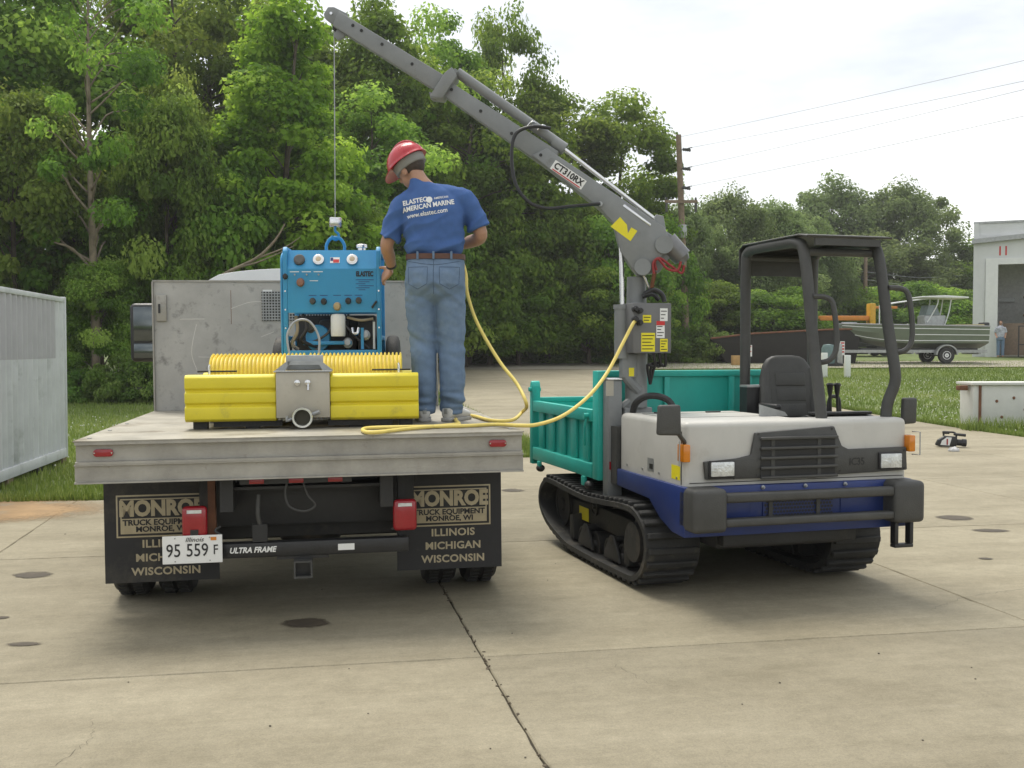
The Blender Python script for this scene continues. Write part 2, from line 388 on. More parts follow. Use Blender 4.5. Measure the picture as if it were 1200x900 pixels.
# oil stains and clay film, irregular sheets just above the concrete
def blotch(name, cx, cy, rx, ry, mat, z=.004, seed=1, n=40):
    r_ = random.Random(seed); ph = [r_.uniform(0, 6.3) for _ in range(4)]
    mb = MB(); vs = []
    for k in range(n):
        a = 2 * math.pi * k / n; q = 1 + .16 * math.sin(2 * a + ph[0]) + .12 * math.sin(3 * a + ph[1]) + .07 * math.sin(7 * a + ph[2]) + .04 * math.sin(13 * a + ph[3])
        vs.append(mb.bm.verts.new((cx + rx * q * math.cos(a), cy + ry * q * math.sin(a), z)))
    mb.bm.faces.new(vs); o = mb.obj(name, mat, yard_o, 0); return o
for k, (u, v, w_, h_) in enumerate(((358, 731, 27, 7), (27, 755, 20, 3.2), (40, 674, 27, 4), (1120, 607, 26, 3), (1160, 622, 22, 2.5), (3, 724, 8, 2), (150, 633, 10, 1.5), (600, 575, 16, 2), (1155, 655, 9, 1.4))):
    p = onz(u, v, 0); q = onz(u + w_, v, 0); s_ = onz(u, v - h_, 0)
    blotch('oil_stain', p.x, p.y, abs(q.x - p.x), abs(s_.y - p.y), M_['oil'], .004, k + 3)
blotch('clay_film', -5.15, 9.72, 1.45, .92, M_['clay'], .005, 21, 60)
# hairline cracks wandering over the slabs, and dirt caught along the main joint
def crack(pts, w0, seed):
    g = random.Random(seed); P = [onz(u, v, 0) for u, v in pts]; Q = []
    for a, c in zip(P[:-1], P[1:]):
        for k in range(14):
            q = a.lerp(c, k / 14); Q.append(Vector((q.x + g.uniform(-.012, .012), q.y + g.uniform(-.012, .012), 0)))
    mb = MB(); pv_ = None
    for i, q in enumerate(Q):
        d = (Q[min(i + 1, len(Q) - 1)] - Q[max(i - 1, 0)]).normalized(); n_ = Vector((-d.y, d.x, 0)); w_ = w0 * g.uniform(.4, 1.3) * (1 - .6 * i / len(Q))
        a, c = mb.bm.verts.new(q + n_ * w_ + Vector((0, 0, .002))), mb.bm.verts.new(q - n_ * w_ + Vector((0, 0, .002)))
        if pv_: mb.bm.faces.new((pv_[0], a, c, pv_[1]))
        pv_ = (a, c)
    mb.obj('crack', M_['joint'], yard_o, 0)
for k, (pts, w0) in enumerate((([(1200, 690), (1130, 700), (1085, 717)], .0012), ([(60, 900), (110, 865), (104, 840)], .0009), ([(720, 780), (760, 800), (800, 806)], .0008))): crack(pts, w0, k)
jd = MB()
for k in range(90):
    v = rnd.uniform(3.0, 9.2); u = .84 + rnd.gauss(0, .008); x, y = uv2xy(u, v); r_ = rnd.uniform(.003, .010)
    jd.ell((x, y, .001), r_ * rnd.uniform(.5, 1.4), r_ * rnd.uniform(.6, 1.6), .004, 7, 4)
o = jd.obj('joint_debris', pm('joint_debris_brown', (.085, .068, .045), .95, 0, .4, 40), yard_o, 0); o['kind'] = 'stuff'
# small stones and leaf litter on the concrete
lit = MB()
for k in range(45):
    y = 3.3 + 11 * rnd.random() ** 1.5; x = rnd.uniform(-.52, .52) * y; r_ = rnd.uniform(.003, .006)
    lit.ell((x, y, r_ * .5), r_, r_ * rnd.uniform(.6, 1.2), r_ * .7, 6, 4)
o = lit.obj('loose_grit', pm('grit', (.13, .115, .09), .9, 0, .5, 40), None, 0); o['kind'] = 'stuff'

# grass blades
def on_concrete(x, y):
    u, v = xy2uv(x, y)
    if v < yard_v[-1] + .02: return u < EDGE_R + .0
    return (3.45 < u < EDGE_R) and v < 44
def blades(n, x0, x1, y0, y1, hmin, hmax, wd, test=None, power=1.6):
    yy = y0 + (y1 - y0) * rng.random(n) ** power; xx = rng.uniform(x0, x1, n) if x1 > x0 else None
    u = xx * math.cos(UA) + yy * math.sin(UA); v = -xx * math.sin(UA) + yy * math.cos(UA)
    ok = ~(((v < yard_v[-1]) & (u < EDGE_R)) | ((u > .84) & (u < 3.46) & (v < 14.32)) | ((u > 3.45) & (u < EDGE_R) & (v < 44)))
    ok &= (np.abs(xx) < .70 * yy + 3)
    if test is not None: ok &= test(xx, yy)
    return xx[ok], yy[ok], hmin, hmax, wd
sets = [blades(80000, -14, -2.3, 10.2, 29, .03, .085, .011), blades(185000, 1.5, 32, 14, 47, .03, .075, .013, None, 1.2),
        blades(16000, -2.6, 2.2, 13, 40, .03, .08, .011)]
# taller unmown tufts along edges: beside the white tank, container feet and the concrete edge
def tuft(n, fx): 
    xx, yy = fx(n); return xx, yy, .10, .30, .012
sets.append(tuft(2600, lambda n: (rng.uniform(8.2, 14, n), 19.35 + rng.normal(0, .13, n))))
sets.append(tuft(260, lambda n: (9.85 + rng.normal(0, .12, n), 19.2 + rng.normal(0, .1, n)))[:2] + (.25, .62, .014))
def edge_right(n):
    v = rng.uniform(12.0, 30, n); u = EDGE_R + .04 + np.abs(rng.normal(0, .06, n)); return u * math.cos(UA) - v * math.sin(UA), u * math.sin(UA) + v * math.cos(UA)
sets.append(edge_right(7000) + (.05, .13, .011))
def edge_left(n):
    v = rng.uniform(14.4, 34, n); u = 3.45 - .03 - np.abs(rng.normal(0, .10, n)); return u * math.cos(UA) - v * math.sin(UA), u * math.sin(UA) + v * math.cos(UA)
sets.append(edge_left(7000) + (.06, .22, .011))
def edge_back(n):
    u = rng.uniform(-9, 3.4, n); v = np.where(u > .84, 14.3, yard_v[-1]) + .02 + np.abs(rng.normal(0, .05, n)); return u * math.cos(UA) - v * math.sin(UA), u * math.sin(UA) + v * math.cos(UA)
sets.append(edge_back(6000) + (.05, .12, .010))
VV, TT = [], []
for xx, yy, h0, h1, wd in sets:
    n = len(xx); s_ = np.clip(yy - 18, 0, 62); z = .037 * s_ * s_ / (s_ + 4) - .04
    h = rng.uniform(h0, h1, n); a = rng.uniform(0, 2 * math.pi, n); la = rng.uniform(0, 2 * math.pi, n); ln = rng.uniform(.15, .6, n) * h
    w2 = wd * rng.uniform(.6, 1.3, n)
    A = np.stack([xx - np.cos(a) * w2, yy - np.sin(a) * w2, z], 1); B_ = np.stack([xx + np.cos(a) * w2, yy + np.sin(a) * w2, z], 1)
    C = np.stack([xx + np.cos(la) * ln, yy + np.sin(la) * ln, z + h + .03], 1)
    VV.append(np.stack([A, B_, C], 1).reshape(-1, 3))
    big = .5 + .28 * np.sin(xx * .7 + 1.3 * np.sin(yy * .45)) + .2 * np.sin(yy * 1.1 + xx * .3)
    TT.append(np.clip(.55 * big + rng.normal(.1, .22, n) + .1, 0, 1))
def tri_mesh(name, VV, TT, per=3):
    n = len(VV) // per; me = bpy.data.meshes.new(name)
    me.vertices.add(len(VV)); me.vertices.foreach_set('co', VV.astype(np.float32).ravel())
    me.loops.add(len(VV)); me.loops.foreach_set('vertex_index', np.arange(len(VV), dtype=np.int32))
    me.polygons.add(n); me.polygons.foreach_set('loop_start', np.arange(0, len(VV), per, dtype=np.int32))
    a = me.attributes.new('tint', 'FLOAT', 'FACE'); a.data.foreach_set('value', TT.astype(np.float32))
    me.update(calc_edges=True); return me
o = link('grass', tri_mesh('grass', np.concatenate(VV), np.concatenate(TT)), M_['blade'], None, 0); o['kind'] = 'stuff'
tag(o, 'mown green lawn grass beside the concrete and under the boat', 'grass')
# white clover heads in the lawn
cl = MB()
for k in range(420):
    y = 18 + 16 * rnd.random(); x = rnd.uniform(.30, .5) * y + rnd.uniform(-.6, .6); u, v = xy2uv(x, y)
    if u < EDGE_R + .3: continue
    cl.ell((x, y, terr(y) + .05), .014, .014, .014, 5, 4)
for k in range(45):
    y = 13 + 9 * rnd.random(); x = rnd.uniform(-.44, -.36) * y; cl.ell((x, y, terr(y) + .05), .012, .012, .012, 5, 4)
o = cl.obj('clover_heads', pm('clover_white', (.6, .6, .52), .8), None, 0); o['kind'] = 'stuff'
tag(o, 'small white clover flower heads scattered through the lawn', 'clover')
# ------------------------------------------------------------------ trees
def leaf_mat(name, dark, mid, light, trans=.32):
    m, t, n, l, b = node_mat(name)
    a = n.new('ShaderNodeAttribute'); a.attribute_name = 'tint'
    oi = n.new('ShaderNodeObjectInfo')
    r = n.new('ShaderNodeValToRGB'); r.color_ramp.elements[0].color = (*dark, 1); r.color_ramp.elements[1].color = (*light, 1)
    e = r.color_ramp.elements.new(.5); e.color = (*mid, 1)
    l(a.outputs['Fac'], r.inputs['Fac'])
    hs = n.new('ShaderNodeHueSaturation'); mr = n.new('ShaderNodeMapRange'); mr.inputs['To Min'].default_value = .485; mr.inputs['To Max'].default_value = .515
    l(oi.outputs['Random'], mr.inputs['Value']); l(mr.outputs['Result'], hs.inputs['Hue'])
    m2 = n.new('ShaderNodeMapRange'); m2.inputs['To Min'].default_value = .82; m2.inputs['To Max'].default_value = 1.2
    l(oi.outputs['Random'], m2.inputs['Value']); l(m2.outputs['Result'], hs.inputs['Value'])
    l(r.outputs['Color'], hs.inputs['Color'])
    l(hs.outputs['Color'], b.inputs['Base Color']); b.inputs['Roughness'].default_value = .62; b.inputs['Specular IOR Level'].default_value = .18
    tr = n.new('ShaderNodeBsdfTranslucent'); h2 = n.new('ShaderNodeHueSaturation'); h2.inputs['Value'].default_value = 1.45; h2.inputs['Hue'].default_value = .49; l(hs.outputs['Color'], h2.inputs['Color']); l(h2.outputs['Color'], tr.inputs['Color'])
    ms = n.new('ShaderNodeMixShader'); ms.inputs['Fac'].default_value = trans
    l(b.outputs['BSDF'], ms.inputs[1]); l(tr.outputs['BSDF'], ms.inputs[2]); l(ms.outputs['Shader'], n['Material Output'].inputs['Surface'])
    return m
M_['leaf_a'] = leaf_mat('broadleaf_foliage', (.076, .145, .016), (.145, .25, .029), (.27, .385, .062), .52)
M_['leaf_b'] = leaf_mat('bright_foliage', (.125, .235, .020), (.215, .355, .034), (.33, .47, .066), .54)
M_['leaf_c'] = leaf_mat('vine_foliage', (.092, .170, .023), (.17, .275, .040), (.29, .395, .08), .52)
M_['leaf_d'] = leaf_mat('glare_paled_foliage', (.095, .15, .045), (.155, .22, .072), (.23, .305, .11), .48)  # leaf colour lightened to imitate veiling glare over the far trees
M_['leaf_w'] = leaf_mat('weed_foliage', (.07, .135, .022), (.13, .215, .038), (.23, .31, .075), .42)
M_['bark'] = pm('grey_brown_bark', (.085, .068, .05), .9, 0, .4, 5, .8, 25)
M_['palebark'] = pm('pale_bark', (.21, .17, .125), .9, 0, .35, 4, .7, 25)

def crown(seed, shape, nclump, nleaf, leaf=.15, clump=.75, hollow=.45, flat=.55):
    """leaf-sized faces in uneven clumps filling a crown about 1 x 1 x 1 half-extents given by shape(z)->radius, z in 0..1; returned in metres by caller scale"""
    g = np.random.default_rng(seed); H_, prof = shape
    lob = g.normal(size=(7, 3)); lob /= np.linalg.norm(lob, axis=1)[:, None]; amp = g.uniform(-.25, .35, 7)
    C = []
    while len(C) < nclump:
        z = g.random(); a = g.uniform(0, 2 * math.pi); rmax = prof(z)
        if g.random() > rmax / 4.0 + .15: continue
        d = np.array([math.cos(a), math.sin(a), (z - .5) * 1.4]); d /= np.linalg.norm(d)
        k = 1 + sum(am * max(0, d @ lb) ** 3 for am, lb in zip(amp, lob)) + g.normal(0, .07)
        rr = rmax * k * (hollow + (1 - hollow) * g.random() ** .6)
        C.append((rr * math.cos(a), rr * math.sin(a), z * H_ * (1 + .04 * g.normal())))
    C = np.array(C); VV, TT = [], []
    for c in C:
        n = int(nleaf * g.uniform(.5, 1.5)); cr_ = clump * g.uniform(.55, 1.35)
        d = g.normal(size=(n, 3)); d /= np.linalg.norm(d, axis=1)[:, None]
        rad = cr_ * g.random(n) ** .45
        p = c + d * rad[:, None] * np.array([1.15, 1.15, flat])
        out = c / (np.linalg.norm(c) + 1e-6)
        nrm = d * .75 + np.array([0, 0, .6]) + out * .3 + g.normal(0, .6, (n, 3)); nrm /= np.linalg.norm(nrm, axis=1)[:, None]
        t = np.cross(nrm, g.normal(size=(n, 3))); t /= np.linalg.norm(t, axis=1)[:, None] + 1e-9; bt = np.cross(nrm, t)
        L_ = (leaf * g.uniform(.6, 1.35, n))[:, None]; W_ = L_ * .34
        q = np.stack([p - t * L_ * .5, p - bt * W_ + nrm * L_ * .08, p + t * L_ * .5, p + bt * W_ + nrm * L_ * .08], 1)
        VV.append(q.reshape(-1, 3))
        TT.append(np.clip(.42 + .26 * g.normal() + .16 * g.normal(size=n), 0, 1))
    return tri_mesh('crown', np.concatenate(VV), np.concatenate(TT), 4), C
def trunk(seed, H_, C, r0=.2, nl=26, base=-1.0, lean=.05, fork=.3):
    """tapered trunk from base (below the crown's 0) up to ~.85 H with limbs to clump centres"""
    g = random.Random(seed); mb = MB(); n = 9; P = []
    for k in range(n):
        t = k / (n - 1); P.append((lean * H_ * t * t + .10 * math.sin(3 * t + seed), .09 * math.sin(4.2 * t + seed * 1.7), base + (H_ * .86 - base) * t))
    mb.tube(P, [r0 * (1.25 if k == 0 else 1) * (1 - .88 * k / (n - 1)) + .012 for k in range(n)], 9, 2)
    idx = list(range(len(C))); g.shuffle(idx)
    for i in idx[:nl]:
        c = Vector(C[i]); tz = max(base + .35 * (c.z - base), min(c.z - .9, H_ * .8)); t = (tz - base) / (H_ * .86 - base); t = min(max(t, .15), .95)
        k = t * (n - 1); k0 = min(int(k), n - 2); p = Vector(P[k0]).lerp(Vector(P[k0 + 1]), k - k0)
        m1 = p.lerp(c, .4) + Vector((g.uniform(-.2, .2), g.uniform(-.2, .2), g.uniform(.0, .35))); m2 = p.lerp(c, .75) + Vector((g.uniform(-.2, .2), g.uniform(-.2, .2), g.uniform(0, .25)))
        rl = r0 * .36 * (1 - .7 * t); mb.tube([p, m1, m2, c], [rl, rl * .7, rl * .45, .012], 6, 3)
    return mb.mesh('trunk')
def ease(z, lo, hi, top):                                    # crown radius profiles
    return 0
broad = lambda rx, H_: (H_, lambda z: rx * (math.sin(math.pi * min(1, max(0, .12 + .86 * z))) ** .6))
cone = lambda rx, H_: (H_, lambda z: rx * (min(1, .55 + 1.6 * z) * (1 - z) ** .62 + .05))
dome = lambda rx, H_: (H_, lambda z: rx * (1 - z ** 2.6) ** .5 + .05)
KINDS = {}
def kind(key, shape, nclump, nleaf, leaf, clump, mat, trunk_r, base, seeds, nl=26, hollow=.45, bark='bark', flat=.55):
    KINDS[key] = []
    for s in seeds:
        me, C = crown(s, shape, nclump, nleaf, leaf, clump, hollow, flat); me.materials.append(M_[mat])
        tm = trunk(s, shape[0], C, trunk_r, nl, base); tm.materials.append(M_[bark])
        tm.polygons.foreach_set('use_smooth', [True] * len(tm.polygons))
        KINDS[key].append((me, tm, shape[0], base))
kind('broad', broad(3.1, 8.5), 96, 390, .20, .92, 'leaf_a', .22, -3.2, (1, 2, 3), 34, .55)
kind('bright', cone(3.0, 10.5), 120, 380, .21, .80, 'leaf_b', .2, -2.4, (5,), 34, .5)
kind('vine', dome(2.3, 4.6), 80, 430, .14, .70, 'leaf_c', .13, -1.6, (6, 7), 14)
kind('low', dome(2.6, 4.0), 74, 400, .18, .80, 'leaf_a', .12, -.9, (8, 9), 14, .35)
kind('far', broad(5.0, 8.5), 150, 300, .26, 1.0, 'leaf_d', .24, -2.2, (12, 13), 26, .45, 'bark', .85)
kind('airy', broad(3.0, 8.0), 34, 230, .18, .70, 'leaf_a', .19, -4.0, (14,), 40, .5, 'palebark')
kind('weed', dome(1.1, 1.3), 46, 210, .11, .36, 'leaf_w', .03, -.1, (16, 17, 18), 10, .2)
ntree = [0]
def tree(key, var, u, Y, vtop, wpx, name, label, cat='tree', group=None, base_z=None, rz=None, lift=0.0):
    """tree at photo column u and distance Y, top at row vtop, crown about wpx pixels wide"""
    cm, tm, H_, base = KINDS[key][var]; g = random.Random(ntree[0] * 7 + 3); ntree[0] += 1
    x = (u - 600) / FPX * Y; gz = terr(Y) - .08 if base_z is None else base_z
    top = HCAM + (VHOR - vtop) / FPX * Y; rr = {'broad': 3.3, 'bright': 2.9, 'vine': 2.6, 'low': 3.0, 'far': 5.4, 'airy': 3.2, 'weed': 1.25}[key]
    s = (top - gz) / (H_ - base + .3); sxy = wpx / FPX * Y / (2 * rr)
    t = thing(name, label, cat, (x, Y, gz), (0, 0, rz if rz is not None else g.uniform(0, 6.28)), group)
    Mx = Matrix.Translation((0, 0, -base * s)) @ Matrix.Diagonal((sxy, sxy, s, 1))
    inst('trunk', tm, t, Mx); inst('crown', cm, t, Mx); return t
GL, GC, GF = 'woodland trees behind the lawn', 'woodland trees along the drive', 'distant trees on the far side of the yard'
LW = ['leafy broadleaf tree rising straight behind the pale container', 'tall broadleaf tree between the thin pale-barked tree and the pointed bright tree',
      'broadleaf tree deep in the wood behind the thin pale-barked tree', 'broadleaf tree deep in the wood behind the two vine-covered trees', 'broadleaf tree at the outer end of the wood past the container', 'broadleaf tree deep in the wood behind the pointed bright tree']
# wood on the left
for k, (var, u, Y, vt, wp) in enumerate(((0, 15, 31, -75, 260), (1, 215, 36, -70, 200), (2, 80, 39, 30, 230), (0, 255, 41, -20, 210), (1, -120, 30, -60, 300), (2, 330, 42, 20, 230))):
    tree('broad', var, u, Y, vt, wp, 'broadleaf_tree', LW[k], group=GL)
tree('airy', 0, 112, 26.9, -70, 190, 'airy_tree', 'pale-barked tree with thin open foliage and bare limbs above the vines', rz=2.2)
tree('bright', 0, 330, 31, -12, 190, 'conical_tree', 'bright green pointed leafy tree rising behind the hanging blue power pack')
tree('vine', 0, 195, 28.6, 98, 135, 'vine_covered_tree', 'rounded tree smothered in vines right of the dark leafy thicket')
tree('vine', 1, 205, 29.5, 68, 115, 'vine_covered_tree', 'taller vine-draped tree peeping over the rounded vine tree')
tree('vine', 1, 20, 27.6, 85, 190, 'vine_covered_tree', 'dark leafy tree hanging over the grey shipping container')
tree('vine', 0, 118, 27.0, 297, 105, 'vine_covered_shrub', 'dome-shaped shrub beside the corner of the container', 'shrub')
tree('low', 0, 265, 30, 190, 190, 'understory_tree', 'low dark tree filling the gap behind the truck headboard')
tree('low', 1, 100, 31, 200, 190, 'understory_tree', 'shaded low tree behind the dome-shaped shrub')
tree('low', 1, 400, 33.5, 215, 170, 'understory_tree', 'low leafy tree behind the power pack and worker')
for k, (u, Y, vt, wp) in enumerate(((92, 26.2, 425, 60), (135, 26.0, 405, 60), (168, 26.0, 412, 60), (60, 26.4, 432, 50), (200, 26.4, 418, 60))):
    tree('weed', k % 3, u, Y, vt, wp, 'weed_clump', 'low leafy weed clump on the lawn edge behind the truck mirror', 'weeds', 'weed clumps at the edge of the left lawn')
fb = MB(); fb.tube([aty(225, 352, 26.3), aty(262, 322, 26.2), aty(300, 303, 26.1), aty(322, 282, 26.0), aty(334, 262, 26.0)], [.06, .05, .04, .028, .012], 7, 4)
fb.tube([aty(300, 303, 26.1), aty(330, 292, 26.0), aty(352, 278, 25.9)], [.03, .02, .008], 6, 4); fb.tube([aty(280, 313, 26.15), aty(306, 306, 26.0), aty(345, 288, 25.8)], [.028, .02, .008], 6, 4)
tag(fb.obj('bare_branch', M_['palebark'], None, 60), 'pale bare fallen branch leaning out of the wood above the headboard', 'branch')
# wood along the drive
LC = ['tall broadleaf tree behind the tip of the crane boom', 'broadleaf tree behind the middle of the crane boom', 'tall narrow broadleaf tree with feathery top above the crane boom', 'round-topped broadleaf tree behind the worker',
      'broadleaf tree behind the model lettering on the boom', 'broadleaf tree of the wood next to the tall utility pole', 'broadleaf tree between the hanging wire rope and the worker']
for k, (var, u, Y, vt, wp) in enumerate(((0, 455, 41, 5, 175), (2, 510, 46, 35, 150), (1, 592, 48, 12, 105), (2, 545, 44, 100, 170), (0, 650, 48, 100, 170), (1, 722, 50, 112, 150), (2, 430, 37, 120, 170))):
    tree('broad', var, u, Y, vt, wp, 'broadleaf_tree', LC[k], group=GC)
ll = 'low leafy tree at the foot of the wood across the drive'
for k, (u, Y, vt, wp) in enumerate(((505, 41, 205, 150), (575, 43, 235, 150), (640, 44.5, 225, 150), (712, 45.5, 245, 150), (770, 47, 255, 120), (470, 39, 255, 140), (610, 43.4, 300, 130), (690, 44.2, 305, 130), (755, 45, 315, 110), (545, 42, 300, 120))):
    tree('low', k % 2, u, Y, vt, wp, 'understory_tree', ll, group='low trees at the foot of the wood')
for k in range(17):
    u = 548 + k * 17.5; tree('weed', k % 3, u, 45.5 - .0 + rnd.uniform(-.4, .6), 385 + rnd.uniform(-14, 16), 62 + rnd.uniform(-12, 18), 'weed_clump', 'bushy weed clump on the far verge of the concrete drive', 'weeds', 'weed clumps along the drive verge')
# right-hand background
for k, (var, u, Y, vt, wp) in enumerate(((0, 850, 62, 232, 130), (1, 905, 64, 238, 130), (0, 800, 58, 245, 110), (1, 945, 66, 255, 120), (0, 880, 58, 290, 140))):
    tree('far', var, u, Y, vt, wp, 'roadside_tree', 'tree with glare-paled green leaves beyond the utility pole and dark hull', group='trees beyond the utility pole')
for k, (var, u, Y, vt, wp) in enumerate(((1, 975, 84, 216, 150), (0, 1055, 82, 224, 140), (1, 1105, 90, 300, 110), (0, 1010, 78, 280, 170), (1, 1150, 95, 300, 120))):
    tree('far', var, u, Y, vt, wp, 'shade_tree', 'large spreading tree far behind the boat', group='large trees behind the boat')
for k, (u, Y, vt, wp) in enumerate(((830, 54, 330, 120), (905, 55, 335, 130), (980, 66, 335, 130), (1060, 68, 330, 140), (1120, 70, 340, 110))):
    tree('low', k % 2, u, Y, vt, wp, 'understory_tree', 'low bushy tree in the background hedge behind the hull and boat', group='low trees of the background hedge')
# mixed scrub that closes the wood beyond and outside the frame
for k, (u, Y, vt) in enumerate(((-260, 33, 0), (-60, 42, -40), (420, 52, 90), (1260, 80, 250), (1350, 85, 240), (-420, 36, 20))):
    tree('broad', k % 3, u, Y, vt, 260, 'broadleaf_tree', 'leafy tree at the outer end of the wood', group='trees at the ends of the wood')
# ------------------------------------------------------------------ flatbed truck
YAW_T, ROLL_T = R(10), R(.5)
TR = thing('flatbed_truck', 'flatbed truck with bare aluminium deck, black mud flaps and white cab', 'truck', (-1.093, 5.706, 0), (0, -ROLL_T, YAW_T))
MT = mat4((-1.093, 5.706, 0), (0, -ROLL_T, YAW_T))
DECK = 1.03; BL = 2.72; HW = 1.185
def deck_z(x, y): return (MT @ Vector((*(MT.inverted() @ Vector((x, y, DECK))).xy, DECK))).z
def tread_mat():
    m = pm('tread_plate', (.34, .32, .27), .5, .35, .2, 4, dirt=(.17, .14, .10), dscale=3, dthr=.52)
    t = m.node_tree; n = t.nodes; l = t.links.new
    tc_ = n.new('ShaderNodeTexCoord'); mp_ = n.new('ShaderNodeMapping'); mp_.inputs['Rotation'].default_value = (0, 0, R(45)); mp_.inputs['Scale'].default_value = (40, 40, 40)
    ck = n.new('ShaderNodeTexVoronoi'); ck.inputs['Scale'].default_value = 1; ck.inputs['Randomness'].default_value = 0
    bp = n.new('ShaderNodeBump'); bp.inputs['Strength'].default_value = .5; bp.inputs['Distance'].default_value = .004; bp.invert = True
    l(tc_.outputs['Object'], mp_.inputs['Vector']); l(mp_.outputs['Vector'], ck.inputs['Vector']); l(ck.outputs['Distance'], bp.inputs['Height']); l(bp.outputs['Normal'], n['Principled BSDF'].inputs['Normal'])
    return m
M_['tread'] = tread_mat()
deck = MB().box(-HW, HW, -.012, BL, DECK - .006, DECK).obj('deck_plate', M_['tread'], TR, 0)
# rear sill: two stacked channels with lips
s1 = MB(); s1.prism([(-.010, DECK - .0065), (-.010, DECK - .022), (.022, DECK - .026), (.022, DECK - .108), (-.004, DECK - .112), (-.004, DECK - .124), (.06, DECK - .124), (.06, DECK - .0065)], 'x', -HW + .008, HW - .008)
s1.obj('rear_channel', M_['alu'], TR, 20)
s2 = MB(); s2.prism([(-.002, DECK - .1245), (-.002, DECK - .132), (.016, DECK - .135), (.016, DECK - .214), (-.001, DECK - .218), (-.001, DECK - .226), (.06, DECK - .226), (.06, DECK - .1245)], 'x', -HW + .002, HW - .002)
s2.obj('rear_channel', M_['alu'], TR, 20)
for s in (-1, 1):
    MB().prism([(HW * s, DECK - .0065), (HW * s, DECK - .125), (s * (HW - .03), DECK - .125), (s * (HW - .03), DECK - .02), (s * (HW - .05), DECK - .0065)], 'y', .065, BL).obj('side_rail', M_['alu'], TR, 20)
    for k in range(3): MB().cyl((s * (HW - .05), .15 + k * .55, DECK), (s * (HW - .05), .15 + k * .55, DECK + .004), .012, None, 8).obj('bolt', M_['steel'], TR)
for k in range(7): MB().box(-HW + .06, HW - .06, .25 + k * .37, .30 + k * .37, DECK - .09, DECK - .007).obj('cross_member', M_['under'], TR)
# oval marker lights
for s in (-1, 1):
    cx = s * (HW - .145); P = [(cx + math.cos(a) * .018 + (.032 if math.cos(a) > 0 else -.032), DECK - .066 + math.sin(a) * .02) for a in [i * math.pi / 10 + .05 for i in range(20)]]
    mk = MB().prism(P, 'y', .006, .022, .004, 2).obj('marker_light', M_['red'], TR, 40)
    for q in (-1, 1): MB().cyl((cx + q * .043, .003, DECK - .066), (cx + q * .043, .007, DECK - .066), .004, None, 8).obj('screw', M_['chrome'], mk)
# headboard
HBH = .985; hx0, hx1 = -1.17, .98
M_['headboard'] = pm('scuffed_aluminium_plate', (.42, .41, .385), .55, .1, .14, 3.5, .1, 60, dirt=(.17, .165, .155), dscale=7.5, dthr=.55)
hb = MB().prism([(hx0, DECK + .001), (hx1, DECK + .001), (hx1, DECK + HBH), (hx0, DECK + HBH)], 'y', BL - .05, BL - .01).obj('headboard', M_['headboard'], TR, 20)
MB().box(hx0 - .008, hx1 + .008, BL - .058, BL - .004, DECK + HBH, DECK + HBH + .012).obj('top_cap', M_['alu'], hb)
MB().box(hx0 - .012, hx0 - .001, BL - .07, BL + .03, DECK + .001, DECK + HBH).obj('edge_angle', M_['alu'], hb)
MB().box(hx1 + .001, hx1 + .012, BL - .07, BL + .03, DECK + .001, DECK + HBH).obj('edge_angle', M_['alu'], hb)
MB().box(hx0 + .02, hx0 + .095, BL - .072, BL - .0505, DECK + HBH - .30, DECK + HBH - .10, .004).obj('latch_plate', M_['alu'], hb)
MB().box(hx0 + .035, hx0 + .05, BL - .078, BL - .0725, DECK + HBH - .24, DECK + HBH - .17).obj('latch_slot', M_['black'], hb)
def vent(x0, x1, z0, z1):
    MB().box(x0, x1, BL - .056, BL - .0505, z0, z1).obj('vent_screen', M_['under'], hb)
    v = MB(); nxx = int((x1 - x0) / .022); nz = int((z1 - z0) / .022)
    for i in range(nxx): v.box(x0 + (i + .3) * .022, x0 + (i + .3) * .022 + .009, BL - .060, BL - .0565, z0, z1)
    for j in range(nz): v.box(x0, x1, BL - .064, BL - .0605, z0 + (j + .3) * .022, z0 + (j + .3) * .022 + .009)
    o = v.obj('vent_mesh', M_['steel'], hb); o['kind'] = 'stuff'
vent(-.37, .30, DECK + .685, DECK + .91)
M_['scratch'] = pm('bright_scratch', (.62, .6, .56), .5, .2, .1)
for P in (((-.86, .66), (-.90, .45), (-.86, .30), (-.83, .19)), ((-.60, .78), (-.45, .83), (-.30, .83)), ((-.98, .70), (-.80, .70)), ((-.78, .17), (-.68, .17)), ((-.38, .56), (-.28, .60)), ((-.85, .41), (-.70, .405))):
    MB().tube([(x, BL - .0468, DECK + z) for x, z in P], .0042, 8, 5).obj('scratch', M_['scratch'], hb)
MB().tube([(-.60, BL - .0458, DECK + .92), (-.60, BL - .0458, DECK + .66)], .005, 8).obj('rust_streak', M_['rust'], hb)
MB().box(-.20, -.15, BL - .053, BL - .0505, DECK + HBH - .07, DECK + HBH - .045).obj('sticker', M_['wprint'], hb)
MB().box(-.36, -.29, BL - .053, BL - .0505, DECK + HBH - .075, DECK + HBH - .06).obj('sticker', M_['wprint'], hb)
